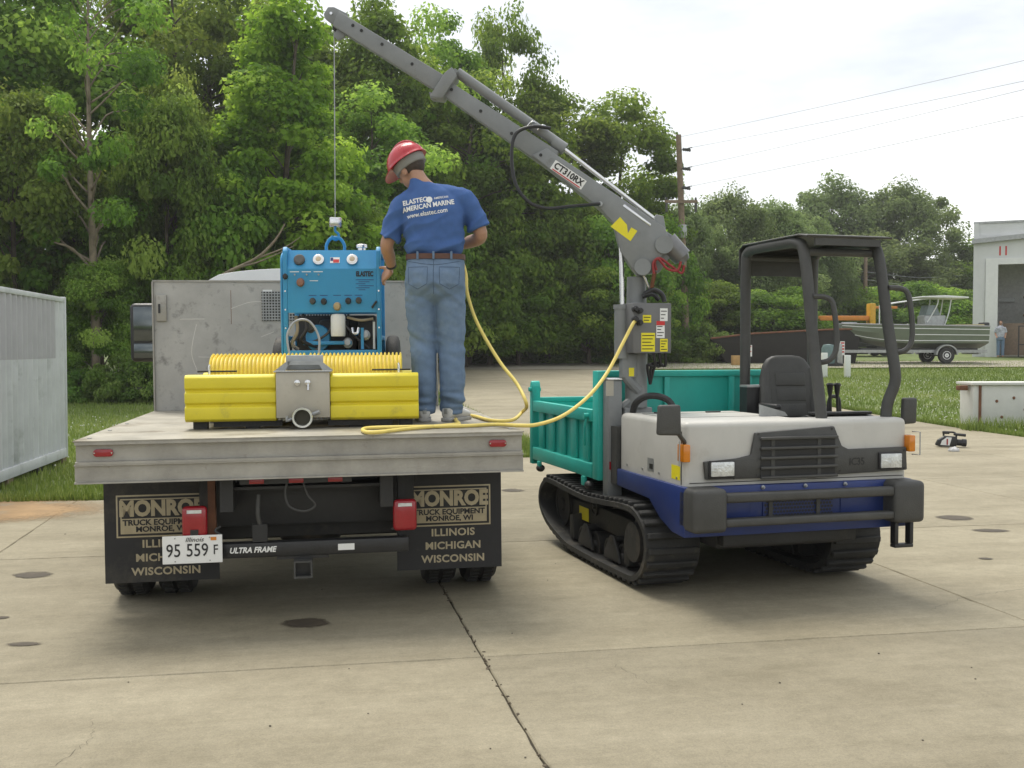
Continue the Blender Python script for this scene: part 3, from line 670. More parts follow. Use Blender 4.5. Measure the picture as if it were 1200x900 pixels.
# chassis below
for s in (-1, 1): MB().box(s * .43 - .035, s * .43 + .035, .10, 5.3, .62, DECK - .10).obj('frame_rail', M_['under'], TR)
MB().box(-.60, .60, .34, .40, .50, .80, .01).obj('crossbar_plate', M_['under'], TR)
MB().box(-.62, .62, .55, .60, .40, DECK - .1).obj('rear_bulkhead', M_['under'], TR)
MB().box(-.46, .46, .15, .33, .73, .745).obj('shelf_plate', M_['under'], TR)
for s in (-1, 1): MB().box(s * .52 - .02, s * .52 + .02, .215, .28, .37, DECK - .227).obj('hitch_hanger', M_['rust'] if s < 0 else M_['under'], TR)
tb = MB().box(-.53, .55, .13, .21, .36, .44, .006).obj('hitch_tube', M_['black'], TR)
text('ULTRA FRAME', .042, M_['wprint'], tb, (-.30, .1285, .402), off=.0014, sx=.92, shear=.25)
MB().box(.16, .25, .128, .1297, .383, .418).obj('warning_label', M_['wprint'], tb)
rc = MB()
for (a, b_, c, d) in ((-.05, .05, .332, .342), (-.05, .05, .247, .257), (-.05, -.04, .2575, .3315), (.04, .05, .2575, .3315)): rc.box(a - .03, b_ - .03, .07, .36, c, d)
rc.obj('receiver_tube', M_['dgrey'], TR); MB().box(-.07, .01, .13, .15, .2575, .331).obj('receiver_hole', M_['black'], TR)
MB().box(-.17, .11, .14, .32, .3435, .3595).obj('receiver_plate', M_['black'], TR)
MB().box(-.15, .09, .215, .30, .36, .40).obj('receiver_gusset', M_['black'], TR)
MB().box(-.30, -.22, .135, .17, .445, .54).obj('trailer_socket', M_['under'], TR); MB().tube([(-.26, .15, .54), (-.27, .14, .60), (-.265, .16, .70)], .012, 8, 3).obj('pintle', M_['dgrey'], TR)
MB().tube([(-.03, .12, .79), (.0, .10, .70), (.04, .10, .64), (-.02, .10, .61), (-.10, .10, .64), (-.12, .11, .72), (-.10, .12, .79)], .006, 6, 5).obj('cable_loop', M_['dgrey'], TR)
for q in (-1, 1): MB().tube([(q * .47, .18, .53), (q * .50, .17, .51), (q * .46, .17, .48)], .007, 6, 3).obj('chain_hook', M_['dgrey'], TR)
ib = MB().box(-.36, .24, .10, .115, DECK - .265, DECK - .2275).obj('light_bar', M_['black'], TR)
for k in (-.27, -.06, .15): MB().box(k - .04, k + .04, .085, .0995, DECK - .262, DECK - .235, .004).obj('id_light', M_['red'], ib)
# mud flaps with lettering
def flap(cx):
    f = MB().box(cx - .31, cx + .31, .43, .442, .19, DECK - .128).obj('mud_flap', M_['flap'], TR, 0)
    z0 = .565; y = .4285
    b_ = MB()
    b_.prism([(cx - .245, z0 - .12), (cx + .245, z0 - .12), (cx + .245, z0 + .12), (cx - .245, z0 + .12)], 'y', .4275, .4299, .012, 2).obj('logo_border', M_['gold'], f)
    MB().prism([(cx - .236, z0 - .111), (cx + .236, z0 - .111), (cx + .236, z0 + .111), (cx - .236, z0 + .111)], 'y', .4262, .4272, .010, 2).obj('logo_inset', M_['flap'], f)
    MB().prism([(cx - .222, z0 - .099), (cx + .222, z0 - .099), (cx + .222, z0 + .099), (cx - .222, z0 + .099)], 'y', .4248, .4259, .006, 2).obj('logo_plate', M_['gold'], f)
    # block letters M O N R O E in outlined gold on a dark band
    MB().box(cx - .215, cx + .215, .4236, .4245, z0 - .012, z0 + .092).obj('logo_band', M_['flap'], f)
    text('MONROE', .118, M_['gold'], f, (cx, .4224, z0 + .040), off=.0058, sx=.90, space=1.0)
    text('TRUCK EQUIPMENT', .044, M_['flap'], f, (cx, .4236, z0 - .037), off=.0013, sx=1.06)
    text('MONROE, WI', .042, M_['flap'], f, (cx, .4236, z0 - .075), off=.0013, sx=1.1)
    for k, s_ in enumerate(('ILLINOIS', 'MICHIGAN', 'WISCONSIN')): text(s_, .060, M_['gold'], f, (cx + .02, .4288, z0 - .160 - k * .078), off=.0016, sx=1.08, space=1.06)
flap(-.815); flap(.815)
# tail lights and plate
for cx in (-.60, .53):
    t_ = MB().box(cx - .066, cx + .066, .10, .16, .48, .655, .022, 3).obj('tail_light', M_['red'], TR, 50)
    MB().box(cx - .038, cx + .038, .0965, .0998, .618, .636).obj('clear_reflector', M_['lampglass'], t_)
    MB().box(cx - .02, cx + .02, .162, .44, .54, .57).obj('bracket', M_['black'], t_)
pl = MB().box(-.765, -.455, .085, .0885, .352, .502, .0015, 1).obj('licence_plate', M_['wprint'], TR)
text('95', .098, M_['print'], pl, (-.708, .0838, .420), off=.0004, sx=.80)
text('559', .098, M_['print'], pl, (-.585, .0838, .420), off=.0004, sx=.80)
text('F', .075, M_['print'], pl, (-.49, .0838, .420), off=.0002, sx=.8)
text('Illinois', .034, M_['print'], pl, (-.60, .0838, .479), shear=.3, sx=1.1)
MB().box(-.515, -.485, .0832, .0845, .473, .491).obj('year_sticker', M_['orange'], pl)
for q in (-.70, -.52):
    for zz in (.365, .489): MB().cyl((q, .083, zz), (q, .0845, zz), .004, None, 8).obj('screw', M_['steel'], pl)
MB().box(-.62, -.58, .09, .105, .44, .53).obj('plate_bracket', M_['black'], TR)
# wheels
def tyre_mesh(r, wd):
    b_ = MB(); h = wd / 2
    b_.lathe([(r * .56, -h * .75), (r * .60, -h * .95), (r * .80, -h), (r * .94, -h * .9), (r * .985, -h * .66), (r, -h * .6), (r, -h * .12), (r * .975, -h * .1), (r * .975, h * .1), (r, h * .12), (r, h * .6), (r * .985, h * .66), (r * .94, h * .9), (r * .80, h), (r * .60, h * .95), (r * .56, h * .75)], (0, 0, 0), (1, 0, 0), 40)
    for k in range(48):
        a = 2 * math.pi * k / 48; c, s_ = math.cos(a), math.sin(a)
        for q in (-1, 1):
            Mx = Matrix.Rotation(a + q * .03, 4, 'X')
            b_.box(q * h * .40 - h * .26, q * h * .40 + h * .26, -.012, .012, r - .004, r + .008, 0, 1, Mx)
    return b_.mesh('tyre')
def rim_mesh(r, wd):
    return MB().lathe([(r * .56, -wd * .36), (r * .55, -wd * .30), (r * .45, -wd * .12), (r * .2, -wd * .1), (r * .2, wd * .05), (r * .45, wd * .1), (r * .55, wd * .3), (r * .56, wd * .36)], (0, 0, 0), (1, 0, 0), 28).mesh('rim')
TY, RM = tyre_mesh(.37, .215), rim_mesh(.37, .215)
TY.materials.append(M_['rubber']); RM.materials.append(M_['steel'])
for me in (TY, RM): me.polygons.foreach_set('use_smooth', [True] * len(me.polygons)); me.set_sharp_from_angle(angle=R(30))
def wheel(root, x, y, r=.37, roll=0):
    z = r + .006 - x * math.tan(roll); w_ = inst('wheel', RM, root, mat4((x, y, z))); inst('tyre', TY, w_, Matrix())
for x in (-1.05, -.795, .795, 1.05): wheel(TR, x, 1.00, roll=ROLL_T)
MB().cyl((-.95, 1.0, .37), (.95, 1.0, .37), .055, None, 12).obj('rear_axle', M_['under'], TR); MB().ell((0, 1.0, .37), .2, .2, .17).obj('differential', M_['under'], TR)
for x in (-.86, .86): wheel(TR, x, 4.62, roll=ROLL_T)
MB().cyl((-.85, 4.62, .37), (.85, 4.62, .37), .05, None, 12).obj('front_axle', M_['under'], TR)
# cab (its roof and mirrors show past the headboard)
cabw = .93
cb = MB()
prof = [(BL + .10, .62), (BL + .10, 1.32), (BL + .16, 1.94), (BL + .26, 1.99), (BL + 1.0, 2.02), (BL + 1.30, 1.98), (BL + 1.85, 1.46), (BL + 2.75, 1.36), (BL + 2.95, 1.22), (BL + 2.97, .66), (BL + 2.35, .60), (BL + 2.30, .85), (BL + 1.50, .85), (BL + 1.45, .60)]
cb.prism(prof, 'x', -cabw, cabw, .05, 3); me = cb.mesh('cab')
for v in me.vertices:
    if v.co.z > 1.35: v.co.x *= 1 - .16 * min(1, (v.co.z - 1.35) / .72)
cab = link('cab', me, M_['white'], TR, 40)
# roof crown visible above the headboard
MB().prism([(-.80, 2.03)] + [(-.80 + 1.36 * k / 16, 2.04 + .10 * math.sin(math.pi * k / 16) ** .45) for k in range(17)] + [(.56, 2.03)], 'y', BL + .22, BL + 1.28, .02, 2).obj('cab_roof', M_['white'], TR, 40)
MB().box(-.68, .68, BL + .105, BL + .14, 1.42, 1.90, .03).obj('rear_window', M_['window'], TR)
for s in (-1, 1):
    MB().prism([(BL + .35, 1.40), (BL + 1.62, 1.40), (BL + 1.25, 1.92), (BL + .40, 1.95)], 'x', s * (cabw - .055), s * (cabw - .03)).obj('side_window', M_['window'], TR)
    dr = MB().box(s * cabw - .012, s * cabw + .012, BL + .28, BL + 1.52, .62, 1.36, .01).obj('door', M_['white'], TR); MB().box(s * (cabw + .02) - .012, s * (cabw + .02) + .012, BL + .36, BL + .52, 1.18, 1.22, .006).obj('handle', M_['black'], dr)
MB().prism([(-.78, 1.48), (.78, 1.48), (.66, 1.98), (-.66, 1.98)], 'y', BL + 1.42, BL + 1.46).obj('windscreen', M_['window'], TR)
for s in (-.62, .62): MB().box(s - .13, s + .13, BL + 2.94, BL + 2.985, .92, 1.12, .02).obj('headlight', M_['lampglass'], TR)
MB().box(-.42, .42, BL + 2.94, BL + 2.982, .86, 1.16, .02).obj('grille', M_['black'], TR); MB().box(-.95, .95, BL + 2.96, BL + 3.10, .55, .75, .03).obj('bumper', M_['chrome'], TR)
# tow mirrors
for s, mx0 in ((-1, -1.46), (1, .99)):
    f = MB().box(mx0, mx0 + .28, BL + .60, BL + .70, 1.40, 1.88, .04, 3).obj('mirror_housing', M_['black'], TR)
    MB().box(mx0 + .03, mx0 + .25, BL + .592, BL + .599, 1.57, 1.85, .003).obj('mirror_glass', pm('mirror_glass', (.12, .135, .14), .06, .9, .05), f)
    MB().box(mx0 + .03, mx0 + .25, BL + .592, BL + .599, 1.43, 1.55, .003).obj('mirror_glass', MATS['mirror_glass'], f)
    MB().box(min(s * .85, mx0 + .14), max(s * .85, mx0 + .14), BL + .63, BL + .67, 1.62, 1.66).obj('mirror_arm', M_['black'], f)
# ------------------------------------------------------------------ drum skimmer lying on the deck
sx, sy = -1.222, 6.235; YAW_S = R(6.5)
SK = thing('drum_skimmer', 'yellow float brush skimmer with grey centre box on the truck deck', 'skimmer', (sx, sy, deck_z(sx, sy) + .001), (0, -ROLL_T, YAW_S))
def fl(x0, x1, y0, y1, name='float'):
    P = [(y0 + .02, .045), (y0, .06), (y0, .128), (y0 + .018, .138), (y0 + .018, .146), (y0 + .002, .156), (y0 + .002, .212), (y0 + .02, .222), (y0 + .02, .230), (y0 + .004, .240), (y0 + .004, .300), (y0 + .025, .318), (y1 - .025, .318), (y1, .30), (y1, .06), (y1 - .02, .045)]
    return MB().prism(P, 'x', x0, x1, .008, 2).obj(name, M_['yellow'], SK, 40)
fl(-.675, -.155, 0, .16); fl(.158, .675, 0, .16)
fl(-.675, .675, .62, .76, 'rear_float')
for s in (-1, 1):
    MB().box(s * .640 - .018, s * .640 + .018, .162, .618, .10, .30, .006).obj('end_plate', M_['steel'], SK)
    MB().lathe([(.055, 0), (.055, .02), (.03, .025)], (s * .66, .40, .19), (s, 0, 0), 16).obj('bearing', M_['steel'], SK)
bxm = MB(); bxm.box(-.153, .156, -.012, .15, .062, .330, .004); cbx = bxm.obj('centre_box', M_['beige'], SK)
MB().box(-.165, .168, -.02, .155, .3302, .337).obj('top_rim', M_['steel'], SK)
for s in (-.03, .03): 
    MB().lathe([(.017, 0), (.017, .012), (.012, .014), (.012, .03), (.0, .032)], (s, -.0125, .268), (0, -1, 0), 12).obj('hose_fitting', M_['chrome'], SK)
MB().cyl((.035, -.04, .262), (.035, -.05, .225), .006, None, 8).obj('drip_cap', M_['chrome'], SK)
rg = MB(); 
rg.lathe([(.047, 0), (.060, 0), (.062, .01), (.062, .05), (.058, .055), (.047, .055), (.046, .05), (.046, .004), (.047, 0)], (.0, -.012, .066), (0, -1, 0), 32); rg.obj('outlet_ring', M_['chrome'], SK, 40)
MB().lathe([(.0, 0), (.045, 0), (.045, .012), (0, .013)], (0, -.013, .066), (0, -1, 0), 24).obj('outlet_screen', pm('dark_olive', (.06, .055, .035), .6), SK)
MB().tube([(.06, -.04, .085), (.10, -.05, .10)], .012, 8).obj('cam_lever', M_['steel'], SK)
MB().tube([(-.062, -.04, .06), (-.09, -.045, .05), (-.085, -.045, .075)], .010, 8, 3).obj('cam_lever', M_['steel'], SK)
# brush drums: closely spaced discs
def drum(x0, x1):
    b_ = MB(); n = int((x1 - x0) / .0235)
    b_.cyl((x0, .40, .235), (x1, .40, .235), .188, None, 30)
    for k in range(n + 1):
        x = x0 + (x1 - x0) * k / n
        b_.lathe([(.18, -.0085), (.200, -.006), (.207, 0), (.200, .006), (.18, .0085)], (x, .40, .235), (1, 0, 0), 30)
    return b_.obj('brush_drum', M_['brush'], SK, 25)
drum(-.57, -.02); drum(.02, .575)
MB().box(-.11, .11, .16, .185, .338, .428, .004).obj('centre_bracket', M_['steel'], SK)
lh = MB(); lh.box(-.095, .095, .10, .13, .370, .392); lh.prism([(-.17, .3375), (-.10, .392), (-.075, .392), (-.11, .3375)], 'y', .10, .13); lh.prism([(.17, .3375), (.10, .392), (.075, .392), (.11, .3375)], 'y', .132, .102); lh.obj('lift_handle', M_['steel'], SK)
MB().tube([(-.09, .172, .44), (-.10, .172, .55), (-.05, .172, .63), (.03, .172, .63), (.085, .172, .54), (.085, .172, .44)], .007, 8, 6).obj('hose_loop', M_['steel'], SK)
sc_ = MB(); sc_.box(-.52, -.13, .05, .12, .012, .044); sc_.box(.14, .52, .05, .12, .012, .044)
for k in range(17):
    for s in (-1, 1): sc_.cyl((s * (.15 + k * .0225), .045, .028), (s * (.15 + k * .0225), .0495, .028), .006, None, 6)
o = sc_.obj('scraper_comb', M_['under'], SK); o['kind'] = 'stuff'
for x in (-.60, -.3, .3, .60):
    for y in (.1, .69): MB().box(x - .04, x + .04, y - .03, y + .03, 0, .046).obj('skid', M_['under'], SK)
for s in (-1, 1): MB().tube([(s * .56, .18, .3185), (s * .56, .18, .36), (s * .555, .18, .375)], .009, 8, 2).obj('lift_pin', M_['chrome'], SK)
for s in (-1, 1): MB().cyl((s * .40, .18, .335), (s * .63, .18, .335), .006, None, 6).obj('tie_rod', M_['under'], SK)

# ------------------------------------------------------------------ blue hydraulic power pack hanging from the crane hook, wheels on the deck
px_, py_ = -1.165, 6.97
PK = thing('hydraulic_power_pack', 'blue wheeled hydraulic power pack with control panel and gauges on truck deck', 'power pack', (px_, py_, deck_z(px_, py_) + .001), (0, -ROLL_T, R(4.5)))
PK.scale = (.9, 1, 1); W2 = .335; DP = .62; TOPZ = 1.13
for s in (-1, 1):
    # flat side frame: front post, rear post, top and bottom rails
    f = MB(); x0, x1 = (s * W2 - .016, s * W2 + .016)
    f.prism([(-.005, .06), (.05, .06), (.05, TOPZ - .10), (.12, TOPZ - .02), (.12, TOPZ), (.03, TOPZ), (.0, TOPZ - .03), (-.005, TOPZ - .08)], 'x', x0, x1, .006, 2)
    f.box(x0, x1, .1205, DP - .03, TOPZ - .035, TOPZ, .005); f.box(x0, x1, DP - .0295, DP, .06, TOPZ, .005); f.box(x0, x1, .0505, DP - .03, .06, .10, .005); f.box(x0, x1, .0505, DP - .03, .52, .55, .005)
    f.obj('side_frame', M_['blue'], PK)
    MB().tube([(s * (W2 + .03), .06, .42), (s * (W2 + .03), .06, .95), (s * (W2 + .03), .10, 1.08), (s * (W2 + .01), .20, 1.10)], .013, 8, 4).obj('push_handle', M_['blue'], PK) if s < 0 else None
    for k, zz in enumerate((.60, .72, .84, .42, .30)): MB().cyl((s * W2, -.0055, zz), (s * W2, -.011, zz), .006, None, 8).obj('bolt', M_['chrome'], PK)
    # wheel
    wr = .275; prof = [(wr * .45, -.045), (wr * .62, -.05), (wr * .86, -.052), (wr * .97, -.04), (wr, -.02), (wr, .02), (wr * .97, .04), (wr * .86, .052), (wr * .62, .05), (wr * .45, .045)]
    wl = MB().lathe([(.0, -.03), (wr * .44, -.035), (wr * .44, .035), (.0, .03)], (s * (W2 + .085), .40, wr + .003), (1, 0, 0), 24).obj('wheel', M_['steel'], PK)
    MB().lathe(prof, (s * (W2 + .085), .40, wr + .003), (1, 0, 0), 36).obj('tyre', M_['rubber'], wl, 50)
MB().cyl((-W2 - .08, .40, .278), (W2 + .08, .40, .278), .02, None, 10).obj('axle', M_['under'], PK)
for y in (.02, DP - .02): MB().box(-W2 + .017, W2 - .017, y - .016, y + .016, .42, .455, .004).obj('cross_rail', M_['blue'], PK)
MB().box(-W2 + .017, W2 - .017, .004, .036, .062, .10, .004).obj('cross_rail', M_['blue'], PK)
MB().box(-.22, .13, .06, .085, .49, .515, .004).obj('engine_rail', M_['blue'], PK)
MB().box(-W2 + .017, W2 - .017, DP - .02, DP, .74, TOPZ - .04, .004).obj('back_panel', M_['blue'], PK)
# control panel: sloped upper face + vertical lower face
PZ0, PZ1, PZ2 = .70, .985, TOPZ - .018
M_['pblue'] = pm('panel_blue', (.03, .265, .51), .4, 0, .08, 3, dirt=(.03, .2, .38), dscale=7, dthr=.62)
pa = MB(); pa.prism([(-.001, PZ0), (-.001, PZ1), (.075, PZ2), (.30, PZ2), (.30, PZ2 - .02), (.09, PZ2 - .02), (.02, PZ1 - .01), (.02, PZ0)], 'x', -W2 + .0165, W2 - .0165); pan = pa.obj('control_panel', M_['pblue'], PK, 20)
MB().box(-W2 + .02, W2 - .02, .305, .34, PZ0, PZ2 - .004).obj('fuel_tank', M_['blue'], PK)
sl_ = math.atan2(.076, PZ2 - PZ1); nrm = Vector((0, -math.cos(sl_), math.sin(sl_)))
def on_slope(x, t): return Vector((x, -.001 + .076 * t, PZ1 + (PZ2 - PZ1) * t))
for x, c_ in ((-.235, 'print'), (-.098, 'wprint'), (.145, 'wprint')):
    g_ = MB().lathe([(.0, .0), (.040, .0), (.040, .012), (.034, .014), (.0, .014)], on_slope(x, .45) + nrm * .0005, nrm, 24).obj('gauge', M_['chrome'] if c_ != 'print' else M_['dgrey'], PK)
    MB().lathe([(0, 0), (.032, 0), (.031, .002), (0, .002)], on_slope(x, .45) + nrm * .0146, nrm, 20).obj('dial', M_[c_] if c_ != 'print' else M_['dgrey'], g_)
    if c_ == 'wprint': MB().lathe([(0, 0), (.02, 0), (0, .002)], on_slope(x, .45) + nrm * .0168, nrm, 20).obj('dial_face', pm('dial_tan', (.45, .36, .25), .5), g_)
SLM = Matrix.Rotation(R(90) - sl_, 4, 'X')
fg = MB().box(-.034, .034, -.0225, .0225, 0, .001, M=Matrix.Translation(on_slope(.02, .45) + nrm * .001) @ SLM).obj('decal', M_['wprint'], pan)
MB().box(-.012, .030, -.020, .006, .0012, .002, M=Matrix.Translation(on_slope(.02, .45) + nrm * .001) @ SLM).obj('decal_red', M_['rprint'], pan)
MB().box(-.032, -.013, -.006, .020, .0012, .002, M=Matrix.Translation(on_slope(.02, .45) + nrm * .001) @ SLM).obj('decal_blue', M_['dblue'], pan)
text('ELASTEC', .044, M_['print'], pan, (.235, -.0022, PZ1 - .036), off=.0022, sx=.72)
for k in range(6): MB().box(.17 + .02 * (k % 2), .30 - .03 * (k % 3), -.0022, -.0012, PZ1 - .075 - k * .013, PZ1 - .071 - k * .013).obj('panel_print', M_['dblue'], pan)
for k in range(3): 
    MB().box(-.30 + k * .085, -.235 + k * .085, -.0022, -.0012, PZ1 - .022, PZ1 - .017).obj('panel_print', M_['wprint'], pan); MB().cyl((-.265 + k * .085, -.0015, PZ1 - .038), (-.265 + k * .085, -.012, PZ1 - .038), .006, None, 8).obj('toggle', M_['steel'], PK)
def knob(x, z, r, m): MB().lathe([(r * 1.15, 0), (r * 1.15, .008), (r, .01), (r * .9, .03), (0, .032)], (x, -.0015, z), (0, -1, 0), 16).obj('knob', m, PK)
knob(-.225, PZ1 - .088, .025, pm('bronze_knob', (.25, .13, .09), .4, .4)); knob(-.14, PZ0 + .075, .019, M_['dgrey']); knob(-.06, PZ0 + .072, .019, M_['black']); knob(.115, PZ0 + .075, .019, M_['black']); knob(.19, PZ0 + .078, .019, M_['dgrey'])
knob(-W2 + .002, PZ1 - .05, .017, M_['black'])
for x in (-.14, -.06, .035, .115, .19): MB().box(x - .028, x + .028, -.0022, -.0012, PZ0 + .110, PZ0 + .114).obj('panel_print', M_['dblue'], pan)
MB().box(-.16, -.10, -.0022, -.0012, PZ1 - .08, PZ1 - .076).obj('panel_print', M_['wprint'], pan)
MB().tube([(.285, -.012, PZ0 + .03), (.32, -.02, PZ0 + .072)], .008, 8).obj('lever', M_['black'], PK)
knob(.035, PZ0 + .04, .024, pm('brass', (.40, .31, .17), .4, .7))
MB().lathe([(.0, 0), (.05, 0), (.053, .01), (.053, .13), (.045, .145), (.0, .15)], (.035, .045, PZ0 - .155), (0, 0, 1), 24).obj('oil_filter', M_['white'], PK)
# engine block, exhaust, hoses, belts behind the panel
en = MB(); en.box(-.2, .16, .18, .5, .16, .58, .03); en.box(-.12, .10, .15, .3, .3, .66, .03); en.cyl((.0, .10, .33), (.0, .18, .33), .10, None, 20); en.box(.17, .29, .12, .46, .12, .66, .02)
en.box(-.30, .30, .30, .56, .12, .69, .02); en.obj('engine', M_['under'], PK)
for q in ((-.17, .13, .60), (.10, .11, .50), (-.05, .11, .42), (.23, .10, .55)): MB().lathe([(.035, 0), (.035, .03), (.022, .035), (.022, .06), (0, .062)], q, (0, -1, .1), 14).obj('engine_fitting', M_['dgrey'] if q[0] < 0 else M_['steel'], PK)
MB().lathe([(0, 0), (.085, 0), (.09, .02), (.09, .14), (.06, .16), (0, .16)], (-.12, .10, .535), (0, 1, 0), 20).obj('flywheel_housing', M_['blue'], PK)
for k, P in enumerate((((-.27, .06, .68), (-.26, .04, .58), (-.30, .05, .50), (-.26, .08, .46)), ((-.22, .05, .69), (-.19, .03, .60), (-.23, .05, .52), (-.12, .08, .48)), ((.0, .07, .66), (-.03, .06, .58), (-.10, .06, .53), (-.18, .1, .5)), ((.10, .06, .67), (.20, .04, .65), (.29, .05, .66)), ((.08, .06, .62), (.16, .05, .54), (.26, .06, .46)), ((-.28, .05, .47), (-.20, .04, .43), (-.10, .06, .47)))):
    MB().tube(P, .013 if k < 2 else .009, 8, 5).obj('hydraulic_hose', (pm('pale_hose', (.33, .28, .2), .6), M_['black'], M_['dgrey'])[k % 3], PK)
MB().tube([(.14, .03, .60), (.15, .02, .565), (.175, .02, .565), (.185, .03, .60)], .011, 8, 4).obj('pipe_bend', M_['chrome'], PK)
MB().box(.20, .22, .03, .06, .46, .60, M=Matrix.Translation((.0, 0, 0))).obj('brace', M_['blue'], PK); MB().box(.285, .30, .07, .1, .46, .64).obj('white_tube', M_['white'], PK)
MB().tube([(-.062, .3, PZ2), (-.068, .3, PZ2 + .05), (-.04, .3, PZ2 + .095), (0.0, .3, PZ2 + .105), (.04, .3, PZ2 + .095), (.068, .3, PZ2 + .05), (.062, .3, PZ2)], .012, 8, 5).obj('lifting_eye', M_['blue'], PK)
MB().lathe([(.04, 0), (.04, .012), (.030, .014), (.030, .03), (.042, .032), (.042, .05), (.036, .054), (0, .054)], (.20, .25, PZ2), (0, 0, 1), 20).obj('filler_cap', M_['chrome'], PK)
EYE = PK.matrix_basis @ Vector((0, .3, PZ2 + .105)) if False else mat4((px_, py_, deck_z(px_, py_) + .001), (0, -ROLL_T, R(4.5))) @ Vector((0, .3, PZ2 + .105))
# ------------------------------------------------------------------ tracked dump carrier with crane
YAW_C = R(16.5); C0 = Vector((.9425, 6.183, 0))
CA = thing('tracked_dump_carrier', 'grey and blue rubber-tracked dump carrier with green box and mounted crane', 'carrier', C0, (0, 0, YAW_C))
MC = mat4(C0, (0, 0, YAW_C)); MCi = MC.inverted()
def cs(u, v, s):
    """photo pixel -> carrier local, on the plane local y = s"""
    d = MCi.to_3x3() @ ray(u, v); o_ = MCi @ Vector((0, 0, HCAM)); return o_ + d * ((s - o_.y) / d.y)
def cx_(u, v, x):
    d = MCi.to_3x3() @ ray(u, v); o_ = MCi @ Vector((0, 0, HCAM)); return o_ + d * ((x - o_.x) / d.x)
CW = 1.51; FS = -.20
# body shell
bd = MB(); bd.prism([(.02, -.10), (CW, -.10), (CW, .14), (.86, .14), (.86, .88), (.02, .88)], 'z', .705, 1.075, .034, 3, None, lambda e: max(v.co.z for v in e.verts) < .71)
body = bd.obj('hood', M_['grey'], CA, 40)
MB().box(.0165, .0195, -.06, -.054, .712, 1.02).obj('panel_seam', M_['print'], body)
for q in ((.10, .84, .30, .304), (.10, .84, .70, .704)): MB().box(q[0], q[1], q[2], q[3], 1.0742, 1.0765).obj('lid_seam', M_['print'], body)
for x in (.10, .836): MB().box(x, x + .004, .305, .699, 1.0742, 1.0765).obj('lid_seam', M_['print'], body)
for x in (.25, .62): MB().box(x - .05, x + .05, .71, .74, 1.0755, 1.084, .003).obj('hinge', M_['dgrey'], body)
MB().box(.05, CW - .03, FS + .0965, FS + .0995, .7215, .7255).obj('panel_seam', M_['print'], body)
for y in (.0, .25, .5, .75): MB().cyl((.0195, y, .745), (.014, y, .745), .008, None, 8).obj('bolt', M_['steel'], body)
MB().box(.0, CW + .01, .885, 1.0, .60, .98).obj('rear_bulkhead', M_['dgrey'], CA)
fl_ = MB().box(.865, CW - .02, .145, .88, .70, .74).obj('operator_floor', M_['dgrey'], CA)
MB().box(CW - .03, CW - .003, .145, .88, .7405, .93, .008).obj('side_panel', M_['grey'], CA)
ck = MB().prism([(.16, .745), (.16, 1.065), (.22, 1.08), (.30, 1.06), (.30, .745)], 'x', 1.0, CW - .04).obj('dash_console', M_['dgrey'], CA)
MB().box(1.02, CW - .06, .165, .23, 1.081, 1.10, .006).obj('console_lip', M_['black'], CA)
# blue chassis
chs = MB().prism([(-.135, .415), (.03, .425), (.20, .48), (.36, .575), (.88, .595), (.88, .7045), (-.135, .7045)], 'x', .0, CW + .015, .008, 2).obj('chassis', M_['dblue'], CA)
MB().box(.30, 1.19, .05, .9, .30, .55, .02).obj('engine_pan', M_['under'], CA)
MB().box(.30, 1.20, -.04, .04, .33, .42, .01).obj('belly_plate', M_['under'], CA)
# perforated plate between the bumper bars
pf = MB().box(.50, .97, FS + .056, FS + .0635, .49, .665).obj('perforated_plate', M_['dblue'], CA)
hx = MB()
for j in range(8):
    for i in range(22):
        x = .515 + i * .0205 + (j % 2) * .010; z = .503 + j * .0205
        if x < .96 and not (.845 < x < .875): hx.cyl((x, FS + .0558, z), (x, FS + .0535, z), .0088, None, 6)
hx.obj('plate_holes', M_['print'], pf)['kind'] = 'stuff'
for x in (.545, .86): MB().box(x - .012, x + .012, FS + .045, FS + .0530, .492, .662).obj('plate_strap', M_['dgrey'], pf)
MB().box(1.02, 1.29, FS + .058, FS + .0638, .50, .65, .003).obj('access_plate', M_['dblue'], CA)
MB().box(.22, .42, FS + .058, FS + .0638, .50, .65, .003).obj('access_plate', M_['dblue'], CA)
for x in (.50, .78, 1.05): MB().lathe([(.012, 0), (.012, .008), (.006, .012), (.006, .02)], (x, FS + .062, .690), (0, -1, 0), 10).obj('bolt', M_['steel'], CA)
# bumper
for x0, x1 in ((-.0, .215), (CW - .19, CW + .02)): MB().box(x0, x1, FS - .06, FS + .15, .455, .705, .03, 3).obj('bumper_end', M_['dgrey'], CA, 40)
for z0, z1 in ((.620, .675), (.482, .530)): MB().box(.21, CW - .185, FS - .045, FS + .02, z0, z1, .014, 3).obj('bumper_bar', M_['dgrey'], CA)
st = MB()
for a in ((1.36, 1.385, .32, .4545), (1.465, 1.49, .32, .4545)): st.box(a[0], a[1], FS, FS + .05, a[2], a[3], .004)
st.box(1.36, 1.49, FS, FS + .05, .298, .3195, .004); st.obj('step', M_['black'], CA)
